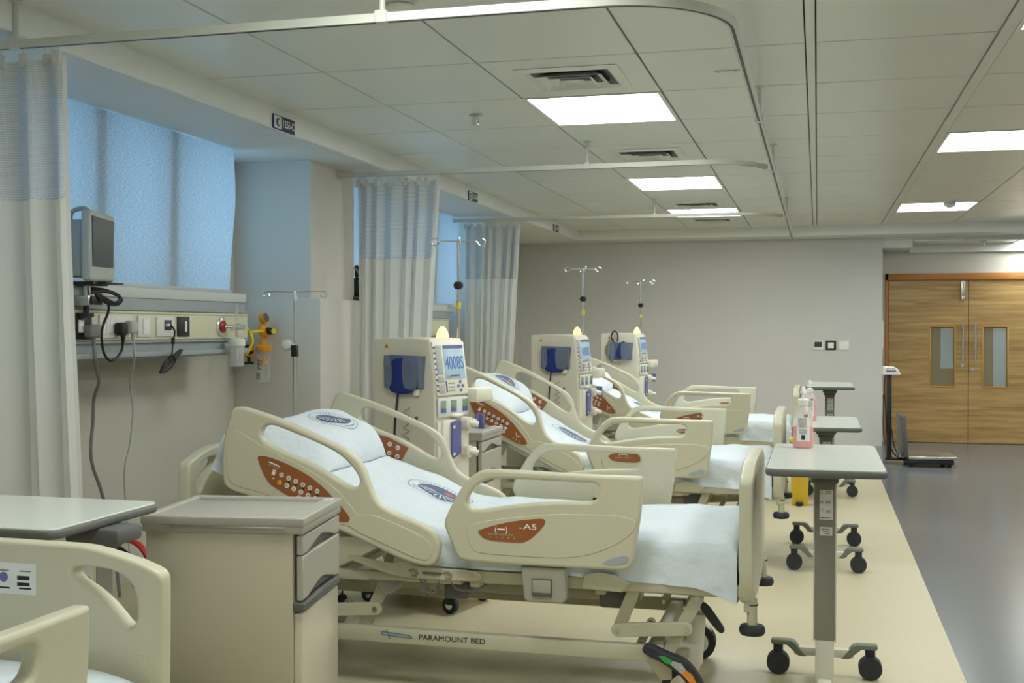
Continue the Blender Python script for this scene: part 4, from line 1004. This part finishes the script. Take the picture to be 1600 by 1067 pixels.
# ================================================================== BEDSIDE CABINETS
def cabinet(loc, rz, label):
    t = thing('bedside_cabinet', label, 'bedside cabinet', loc, rz, 'grey topped bedside cabinets')
    Dx, Dy, H = .50, .425, .87     # front face at +x
    MB().b2(-Dx/2, Dx/2-.03, -Dy/2, Dy/2, .06, H-.05, .004).build('carcass', 'cabbody', t)
    m = MB()
    # tray top with raised rim
    def rc(x0, x1, y0, y1): return [(x0, y0), (x1, y0), (x1, y1), (x0, y1)]
    o1 = rc(-Dx/2-.012, Dx/2+.008, -Dy/2-.01, Dy/2+.01); i1 = rc(-Dx/2+.012, Dx/2-.05, -Dy/2+.018, Dy/2-.018)
    m.poly(o1, [i1], .03, .006, 0, T(0, 0, H-.015), 0, seg=2)
    m.b2(-Dx/2-.010, Dx/2+.006, -Dy/2-.008, Dy/2+.008, H-.052, H-.014, .006)
    top_ = m.build('tray_top', 'cabtop', t)
    MB().b2(-Dx/2+.10-.02, Dx/2-.05, -Dy/2-.013, -Dy/2-.006, H-.035, H-.029, .001).build('slide_rail', 'steel', top_)
    m = MB().box((0, 0, 0), (.026, .05, .0012), 0, 0, T(Dx/2-.022, Dy/2-.045, H+.0006)); 
    for k in range(3): m.box((0, 0, 0), (.018, .008, .0006), 0, 1, T(Dx/2-.022, Dy/2-.06+k*.014, H+.0015))
    m.build('sticker', ['label_w', 'label_gr'], top_)
    def drawer(z0, z1, sc):
        # front with arched finger slot along the lower edge
        y0, y1 = -Dy/2+.004, Dy/2-.004
        P = [(y0, z1), (y0, z0), (y0+.05, z0), (y0+.10, z0+.012), (y0+.17, z0+.026), (0, z0+.03), (y1-.17, z0+.026), (y1-.10, z0+.012), (y1-.05, z0), (y1, z0), (y1, z1)]
        d = MB().poly(P, [], .022, .005, 0, T(Dx/2-.008, 0, 0) @ YZ, 0, seg=2).build('drawer', 'cabdr', t)
        MB().b2(Dx/2-.03, Dx/2-.012, y0+.04, y1-.04, z0-.002, z0+.035, .0).build('handle_recess', 'dgrey', d)
    drawer(H-.115, H-.058, 1); drawer(H-.255, H-.12, 1)
    MB().b2(Dx/2-.03, Dx/2+.004, -Dy/2+.002, Dy/2-.002, H-.29, H-.262, .004).b2(Dx/2-.02, Dx/2+.006, -Dy/2+.002, Dy/2-.002, H-.283, H-.279, .001).b2(Dx/2-.02, Dx/2+.006, -Dy/2+.002, Dy/2-.002, H-.273, H-.269, .001).build('ribbed_trim', 'tgrey', t)
    d = MB().b2(Dx/2-.03, Dx/2-.002, -Dy/2+.012, Dy/2-.003, .08, H-.298, .006).build('door', 'cabdoor', t)
    MB().cyl((Dx/2-.003, -Dy/2+.075, .32), (Dx/2+.008, -Dy/2+.075, .32), .011, n=18).cyl((Dx/2+.007, -Dy/2+.075, .32), (Dx/2+.012, -Dy/2+.075, .32), .006, n=12).build('lock', 'chrome', d)
    for sx in (-.2, .18):
        for sy in (-.17, .17): MB().cyl((sx, sy-.012, .03), (sx, sy+.012, .03), .03, n=18).b2(sx-.012, sx+.012, sy-.018, sy+.018, .03, .065, .003).build('caster', 'rubber', t)
    return t
c1 = cabinet((-1.80, 3.44, 0), 8, 'grey and beige bedside cabinet with tray top in the foreground')
dup(c1, (-2.06, 6.42, 0), 0, 'grey drawers of a bedside cabinet behind the first dialysis machine')
dup(c1, (-2.20, 9.35, 0), 0, 'bedside cabinet mostly hidden behind the second dialysis machine')

# ================================================================== DIALYSIS MACHINES
def machine(loc, rz, label, mode):
    t = thing('dialysis_machine', label, 'dialysis machine', loc, rz)
    w, d, H = .155, .40, 1.40     # front at +x (x=0), body toward -x
    MB().poly([(-d, .12), (-.01, .12), (0, .13), (.0, 1.12), (-.035, H-.02), (-.05, H), (-d+.02, H), (-d, H-.02)], [], 2*w, .012, 0, T(0, 0, 0) @ XZ, 1).build('cabinet_shell', 'machine', t)
    # front fascia, leaning back in its upper part
    tilt = math.degrees(math.atan2(.035, H-.02-1.10))
    XF = T(.002, 0, 1.10) @ RY(-tilt) @ YZ        # y=0 at z 1.10, text faces +x
    XL = T(.001, 0, 0) @ YZ
    MB().box((0, .14, 0), (2*w-.01, .28, .012), .004, 0, XF).build('display_fascia', 'machine_f', t)
    s = MB().box((.035, .175, .0075), (.19, .175, .004), .001, 0, XF).box((.035, .252, .0098), (.19, .018, .001), 0, 1, XF)
    s.box((-.03, .095, .0098), (.05, .012, .001), 0, 3, XF).box((.03, .10, .0098), (.09, .01, .001), 0, 1, XF)
    s.text('4008S', .098, 2, XF @ T(.035, .165, .0102), sx=.74)
    s.build('screen', ['lcd', 'blue_d', 'lcd_text', 'label_g'], t)
    b = MB().box((-.105, .185, .0072), (.055, .15, .003), .001, 0, XF).box((-.105, .085, .0072), (.055, .035, .003), .001, 0, XF).box((-.105, .035, .0072), (.055, .05, .003), .001, 0, XF)
    for k in range(9): b.cyl((-.144, .25-.028*k, .006), (-.144, .25-.028*k, .0105), .0055, n=10, m=1, X=XF)
    b.build('key_column', ['label_gr', 'blue_d'], t)
    b = MB(); b.box((-.058, .045, .007), (.010, .06, .003), 0, 1, XF)
    for i in range(3):
        for j in range(4): b.box((-.035+j*.016, .062-.019*i, .007), (.010, .008, .004), .001, 0, XF)
    for a in range(4): b.cyl((.075+.022*math.cos(a*1.5708), .045+.022*math.sin(a*1.5708), .006), (.075+.022*math.cos(a*1.5708), .045+.022*math.sin(a*1.5708), .010), .009, n=10, m=1, X=XF)
    b.build('keypad', ['label_gr', 'blue_d'], t)
    MB().box((0, 1.04, .004), (2*w-.02, .10, .008), .002, 0, XL).build('pump_display_strip', 'label_w', t)
    for yy in (-.10, .0, .11): MB().box((yy, 1.055, .009), (.05, .04, .003), .001, 0, XL).box((yy, 1.024, .009), (.05, .024, .003), .001, 1, XL).build('pump_display', ['label_g', 'blue_d'], t)
    MB().box((0, .62, .003), (2*w-.01, .70, .010), .004, 0, XL).build('lower_fascia', 'machine_f', t)
    MB().box((-.055, .86, .014), (.13, .23, .018), .006, 0, XL).build('level_detector_housing', 'machine_f', t)
    MB().poly([(-.055, .96), (.02, .975), (.03, .96), (.03, .80), (.0, .785), (-.055, .77)], [], .018, .004, 0, T(.029, 0, 0) @ YZ, 0).b2(.037, .041, -.05, -.035, .79, .805, 0, 1).b2(.037, .041, -.05, -.035, .93, .945, 0, 1).build('level_detector_door', ['blue_d', 'white'], t)
    for zz in (.95, .80): MB().cyl((.01, .09, zz), (.055, .09, zz), .032, n=20).cyl((.05, .09, zz), (.09, .115, zz-.01), .016, n=14).cyl((.03, .115, zz), (.03, .17, zz), .018, n=14).build('coupling', 'machine_f', t)
    MB().b2(.004, .03, -.02, .06, .985, 1.0, .004).build('tube_rest', 'machine_f', t)
    MB().cyl((.015, .02, .60), (.015, .02, .68), .012).sph((.02, .02, .59), .026, 12).build('drain_valve', 'machine_f', t)
    MB().b2(.03, .05, .17, .20, .92, .985, .004).b2(.02, .07, .195, .215, .91, .99, .004).build('clamp_block', 'blue_d', t)
    MB().b2(-.01, .06, .145, .32, 1.055, 1.13, .012).build('rinse_bracket', 'machine_f', t)
    MB().lathe([(.034, 0), (.034, .004), (.030, .022), (.022, .042), (.012, .055), (.003, .059)], 24, 0, T(-.075, .02, H)).build('status_beacon', 'amber', t)
    # base
    MB().b2(-.47, .14, -.19, .19, .085, .135, .02).b2(-.37, -.05, -.15, .15, .06, .1, .02).build('base', 'machine', t)
    for sx in (-.42, .09):
        for sy in (-.16, .16): MB().cyl((sx, sy-.014, .042), (sx, sy+.014, .042), .042, n=20).cyl((sx, sy-.016, .042), (sx, sy+.016, .042), .02, n=14, m=1).b2(sx-.016, sx+.016, sy-.02, sy+.02, .045, .09, .004).build('caster', ['rubber', 'chrome'], t)
    # side: warning mark, cuff holder
    XS = T(0, -w-.0005, 0) @ XZ
    m = MB().add([XS @ Vector(p) for p in ((-.325, 1.345, 0), (-.295, 1.345, 0), (-.31, 1.373, 0))], [[0, 1, 2]], 0); m.add([XS @ Vector(p) for p in ((-.316, 1.349, .0006), (-.304, 1.349, .0006), (-.31, 1.363, .0006))], [[0, 1, 2]], 1)
    m.build('warning_mark', ['warn', 'brown'], t, flat=True)
    hold = MB().poly([(-.335, 1.31), (-.10, 1.305), (-.115, 1.135), (-.31, 1.135)], [], .006, .001, 0, T(.04, -w-.006, 0) @ XZ, 0, seg=1)
    hold.poly([(-.335, 1.31), (-.30, 1.31), (-.28, 1.28), (-.275, 1.17), (-.30, 1.135), (-.315, 1.135)], [], .003, .001, 0, T(.04, -w-.055, 0) @ XZ, 1, seg=1)
    hold.poly([(-.215, 1.29), (-.185, 1.305), (-.10, 1.305), (-.115, 1.135), (-.195, 1.135), (-.21, 1.17)], [], .003, .001, 0, T(.04, -w-.055, 0) @ XZ, 1, seg=1)
    hold.b2(-.288, -.284, -w-.055, -w-.006, 1.14, 1.305).b2(-.072, -.068, -w-.055, -w-.006, 1.14, 1.30)
    hold.build('cuff_holder', 'smoke', t)
    if mode == 0:
        m = MB().poly([(-.31, 1.295), (-.15, 1.295), (-.145, 1.14), (-.17, 1.11), (-.28, 1.11), (-.31, 1.14)], [], .036, .012, 0, T(.04, -w-.032, 0) @ XZ, 1); m.build('cuff', 'blue', t)
        MB().tube([(-.215, -w-.03, 1.12), (-.225, -w-.045, .95), (-.232, -w-.04, .80), (-.23, -w-.03, .62)], .006).b2(-.125, -.095, -w-.03, -w, 1.10, 1.135, .006, 1).build('cuff_hose', ['black', 'machine_f'], t)
        P = []
        for k in range(90): a = k*.7; P.append((-.165+.016*math.cos(a)-.0, -w-.03+.012*math.sin(a), 1.04-k*.0045))
        MB().tube(P, .0022, 5, sm=1).build('coiled_cord', 'cordgrey', t)
        MB().lathe([(.009, 0), (.009, .004), (.004, .005)], 16, 0, T(-.12, -w, .985) @ RX(90)).build('screw', 'dgrey', t)
    else:
        m = MB().poly([(-.055, .085), (.05, .085), (.06, -.08), (-.05, -.085)], [], .04, .012, 0, T(-.16, -w-.032, 1.23) @ RY(20) @ XZ, 1); m.build('cuff', 'blue', t)
        MB().tube([(-.25, -w-.03, 1.31), (-.28, -w-.03, 1.37), (-.245, -w-.03, 1.42), (-.21, -w-.03, 1.38), (-.215, -w-.03, 1.32)], .007).build('cuff_hose', 'black', t)
        P = []
        for k in range(110):
            a = k*1.1; th = 1.9+k*.027; P.append((-.20+(.13+.014*math.cos(a))*math.cos(th), -w-.022+.012*math.sin(a), 1.23+(.13+.014*math.cos(a))*math.sin(th)))
        MB().tube(P, .0025, 5, sm=1).build('coiled_cord', 'cordgrey', t)
    # iv pole on its back
    px, py = -.09, .20
    ip = MB().cyl((px, py, .30), (px, py, 1.60), .011, n=16).cyl((px, py, 1.58), (px, py, 1.925), .008, n=14)
    ip.b2(px-.015, px+.015, .15, py+.015, .5, .53, .004).b2(px-.015, px+.015, .15, py+.015, 1.1, 1.13, .004)
    p = ip.build('iv_pole', 'chrome', t)
    MB().cyl((px, py, 1.66), (px, py, 1.70), .019, n=14).cyl((px-.02, py-.015, 1.68), (px+.02, py+.015, 1.68), .012, n=12).build('clamp_knob', 'black', p)
    MB().cyl((px, py, 1.555), (px, py, 1.59), .014, n=14).build('marker_collar', 'yellow', p)
    hk = MB(); zt = 1.92; c0 = Vector((px, py, zt))
    for a in (20, 110, 200, 290):
        u = Vector((math.cos(R(a-rz)), math.sin(R(a-rz)), 0)); pts = [c0, c0+u*.08, c0+u*.10+Vector((0, 0, -.004)), c0+u*.115+Vector((0, 0, -.022)), c0+u*.135+Vector((0, 0, -.022)), c0+u*.148+Vector((0, 0, -.002)), c0+u*.13+Vector((0, 0, .014)), c0+u*.11+Vector((0, 0, .012))]
        hk.tube(pts, .0035, 6)
    hk.cyl(c0-Vector((0, 0, .02)), c0+Vector((0, 0, .006)), .012); hk.build('hanger_hook', 'chrome', p)
    return t
machine((-1.845, 5.79+.0, 0), -15, 'dialysis machine nearest the camera with blue cuff and lit screen', 0)
machine((-1.74, 8.86, 0), -8, 'middle dialysis machine with blue cuff in its side pocket', 0)
machine((-1.67, 11.50, 0), -8, 'farthest dialysis machine with a looped black tube above its blue cuff', 1)

# ================================================================== free standing IV pole at the first bed
t = thing('iv_pole', 'thin chrome iv pole between the service panel and the cream column', 'iv pole', (-2.66, 5.62, 0))
MB().cyl((0, 0, .08), (0, 0, 1.32), .013, n=18).cyl((0, 0, 1.30), (0, 0, 1.645), .008, n=14).build('pole', 'chrome', t)
MB().cyl((0, 0, 1.60), (0, 0, 1.645), .014, .012).build('top_socket', 'chrome', t)
m = MB()
for s in (-1, 1): m.tube([(0, 0, 1.638), (s*.10, 0, 1.642), (s*.165, .0, 1.640), (s*.18, .0, 1.625), (s*.165, 0, 1.608), (s*.147, 0, 1.617), (s*.15, 0, 1.63)], .0032, 6)
m.build('hanger_hook', 'chrome', t)
MB().sph((-.045, 0, 1.36), .030, 20).cyl((-.03, 0, 1.36), (0, 0, 1.36), .012).build('height_knob', 'whitep', t)
MB().b2(-.016, .016, -.016, .016, 1.30, 1.36, .004).build('collar', 'black', t)
m = MB()
for k in range(5): a = R(72*k+10); m.tube([(0, 0, .09), (.14*math.cos(a), .14*math.sin(a), .085), (.25*math.cos(a), .25*math.sin(a), .065)], .012, 8)
m.build('foot_spider', 'chrome', t)
for k in range(5): a = R(72*k+10); MB().cyl((.25*math.cos(a), .25*math.sin(a)-.01, .027), (.25*math.cos(a), .25*math.sin(a)+.01, .027), .027, n=16).cyl((.25*math.cos(a), .25*math.sin(a), .03), (.25*math.cos(a), .25*math.sin(a), .07), .006).build('caster', 'rubber', t)

# ================================================================== hoses beside the cabinet
c = MB().tube([(-2.56, 3.80, .60), (-2.48, 3.78, .665), (-2.38, 3.74, .65), (-2.32, 3.74, .54), (-2.31, 3.74, .42), (-2.36, 3.74, .2), (-2.45, 3.78, .02)], .011)
tag(c.build('red_hose', 'red'), 'red hose hanging between the left table and the bedside cabinet', 'hose')
c = MB().tube([(-2.75, 4.0, .66), (-2.62, 3.95, .60), (-2.50, 3.92, .54), (-2.40, 3.9, .45), (-2.28, 3.95, .38), (-2.15, 4.1, .25), (-2.2, 4.3, .03)], .014)
tag(c.build('black_hose', 'black'), 'thick black hose drooping behind the left foot board', 'hose')

# ================================================================== yellow waste bin
t = thing('waste_bin', 'yellow pedal bin standing between the overbed tables at the foot of the last bed', 'bin', (-.135, 9.82, 0), 0)
MB().lathe([(.08, .0), (.09, .01), (.11, .50), (.115, .51)], 4, 0, RZ(45)).build('body', 'ybin', t)
MB().b2(-.085, .085, -.085, .085, .51, .55, .015).build('lid', 'ybin', t)
MB().b2(-.03, .03, -.12, -.05, .01, .03, .004).build('pedal', 'black', t)

# ================================================================== end wall controls
def wplate(x, label, kind):
    t = thing('wall_switch', label, 'wall switch', (x, YE, 1.235), group='wall controls on the end wall')
    m0 = 'black' if kind == 1 else 'whitep'
    MB().b2(-.062, .062, -.012, 0, -.058, .058, .004).build('plate', m0, t)
    if kind == 0: MB().b2(-.045, .045, -.015, -.011, -.02, .045, .002).build('display', 'screen_off', t)
    if kind == 1: MB().b2(-.035, .035, -.015, -.011, -.035, .035, .002).build('rocker', 'white', t)
    if kind == 2:
        m = MB(); m.b2(-.042, -.002, -.015, -.011, -.042, .042, .002); m.b2(.002, .042, -.015, -.011, -.042, .042, .002); m.build('rocker', 'white', t)
wplate(.01, 'white thermostat with dark display on the end wall, left of two switches', 0)
wplate(.163, 'square black framed switch on the end wall, in the middle of three', 1)
wplate(.318, 'white switch plate on the end wall, nearest its right corner', 2)
t = thing('wall_socket', 'white socket with black lead on the corner of the end wall', 'socket', (.771, 15.05, .62))
MB().b2(0, .012, -.05, .05, -.05, .05, .003).build('plate', 'whitep', t)
MB().tube([(.02, 0, -.01), (.025, 0, -.12), (.02, -.03, -.4), (.03, -.3, -.59), (.04, -1.4, -.612)], .006).b2(.012, .04, -.02, .02, -.03, .01, .006).build('lead', 'black', t)
t = thing('notice_frame', 'thin white notice seen edge on at the corner beside the doors', 'notice', (.773, 15.2, 1.36))
MB().b2(0, .018, -.16, .16, -.16, .18, .003).build('frame', 'whitep', t)
MB().b2(.018, .019, -.14, .14, -.14, .16, 0).build('sheet', 'label_w', t)

# ================================================================== doors
fr = MB(); fr.b2(.835, .872, YK-.03, YK+.08, 0, 2.14, .003); fr.b2(.835, 2.85, YK-.03, YK+.08, 2.10-.045, 2.14, .003); fr.b2(2.80, 2.84, YK-.03, YK+.08, 0, 2.14, .003)
struct(fr.build('trim_6', 'frame_o'))
def door(x0, x1, n, hand, wx0, wx1):
    z0, z1 = .006, 2.052; w0, w1 = .72, 1.46
    P = [(x0, z0), (x1, z0), (x1, z1), (x0, z1)]; Hh = [(wx0, w0), (wx1, w0), (wx1, w1), (wx0, w1)]
    d = MB().poly(P, [Hh], .045, .002, 0, T(0, YK+.02, 0) @ XZ, 0, seg=1).build('door_%d' % n, 'wood'); struct(d)
    e = .018; f = MB()
    for a, b, c_, g_ in ((wx0-e, wx1+e, w0-e, w0), (wx0-e, wx1+e, w1, w1+e), (wx0-e, wx0, w0, w1), (wx1, wx1+e, w0, w1)): f.b2(a, b, YK-.010, YK+.01, c_, g_, .002)
    f.build('glazing_bead', 'glassframe', d)
    MB().b2(wx0, wx1, YK+.012, YK+.02, w0, w1).build('glass', 'doorglass', d, flat=True)
    MB().b2(wx0+(wx1-wx0)*.42, wx1-.01, YK+.009, YK+.0118, w0+(.22 if n == 1 else 0), w1-.01).build('frosted_film', 'doorglass2', d, flat=True)
    hx = hand; h = MB().cyl((hx, YK-.06, 1.05), (hx, YK-.06, 1.50), .014, n=18)
    for zz in (1.09, 1.46): h.cyl((hx, YK-.06, zz), (hx, YK, zz), .009, n=12)
    h.build('pull_handle', 'steel', d)
    g_ = MB().b2(x0, x1, YK-.0035, YK-.002, 1.484, 1.4865).b2(x0, x1, YK-.0035, YK-.002, .700, .7025); g_.build('groove', 'frame_o', d)
    MB().cyl((hx+(0 if n == 1 else -.03), YK-.012, .93 if n == 2 else .98), (hx+(0 if n == 1 else -.03), YK, .93 if n == 2 else .98), .022, n=18).build('lock', 'steel', d)
    return d
d1 = door(.878, 1.832, 1, 1.762, 1.39, 1.665)
MB().b2(1.745, 1.79, YK-.02, YK, 1.80, 2.04, .004).b2(1.75, 1.785, YK-.03, YK-.01, 1.80, 1.85, .004).cyl((1.767, YK-.025, 1.84), (1.767, YK-.025, 2.05), .007).build('flush_bolt', 'steel', d1)
door(1.838, 2.796, 2, 1.912, 2.01, 2.285)

# ================================================================== weighing scale
t = thing('platform_scale', 'black platform weighing scale with tall post in front of the wooden doors', 'scale', (1.06, 13.0, 0), 4)
b = MB()
b.b2(-.16, .30, -.24, .24, .03, .075, .006)
for sx in (-.12, .26):
    for sy in (-.2, .2): b.cyl((sx, sy, 0), (sx, sy, .035), .022, n=14)
b.b2(-.36, -.14, -.03, .03, .045, .07, .004)
b.build('base_frame', 'black', t)
MB().b2(-.155, .33, -.26, .26, .082, .115, .006).b2(-.1, .25, -.2, .2, .074, .083, 0).build('platform', 'steel', t)
MB().b2(-.345, -.295, -.025, .025, .05, .95, .004).build('post', 'black', t)
MB().poly([(-.05, 0), (.13, 0), (.10, .06), (.06, .085), (-.04, .085)], [], .18, .008, 0, T(-.34, 0, .955) @ XZ, 0).build('indicator_head', 'whitep', t)
m = MB()
m.box((0, 0, 0), (.10, .001, .016), 0, 0, T(-.31, -.0905, .995))
for k in range(5): m.box((0, 0, 0), (.008, .001, .008), 0, 0, T(-.35+k*.018, -.0905, 1.02))
m.build('keypad', 'blue_d', t)
MB().b2(-.02, .02, -.22, .22, 0, .43, .004, 0, T(-.17, 0, .10) @ RY(-4)).b2(-.03, .0, -.03, .03, -.02, .03, .004, 0, T(-.18, -.1, .12)).build('folding_guard', 'dgrey', t)
MB().tube([(-.36, -.02, .95), (-.375, -.03, .8), (-.35, -.035, .5), (-.34, -.035, .3), (-.26, -.035, .1), (-.1, -.03, .05)], .006).tube([(-.30, -.03, .4), (-.27, -.035, .2), (-.22, -.04, .09)], .005).build('lead', 'black', t)
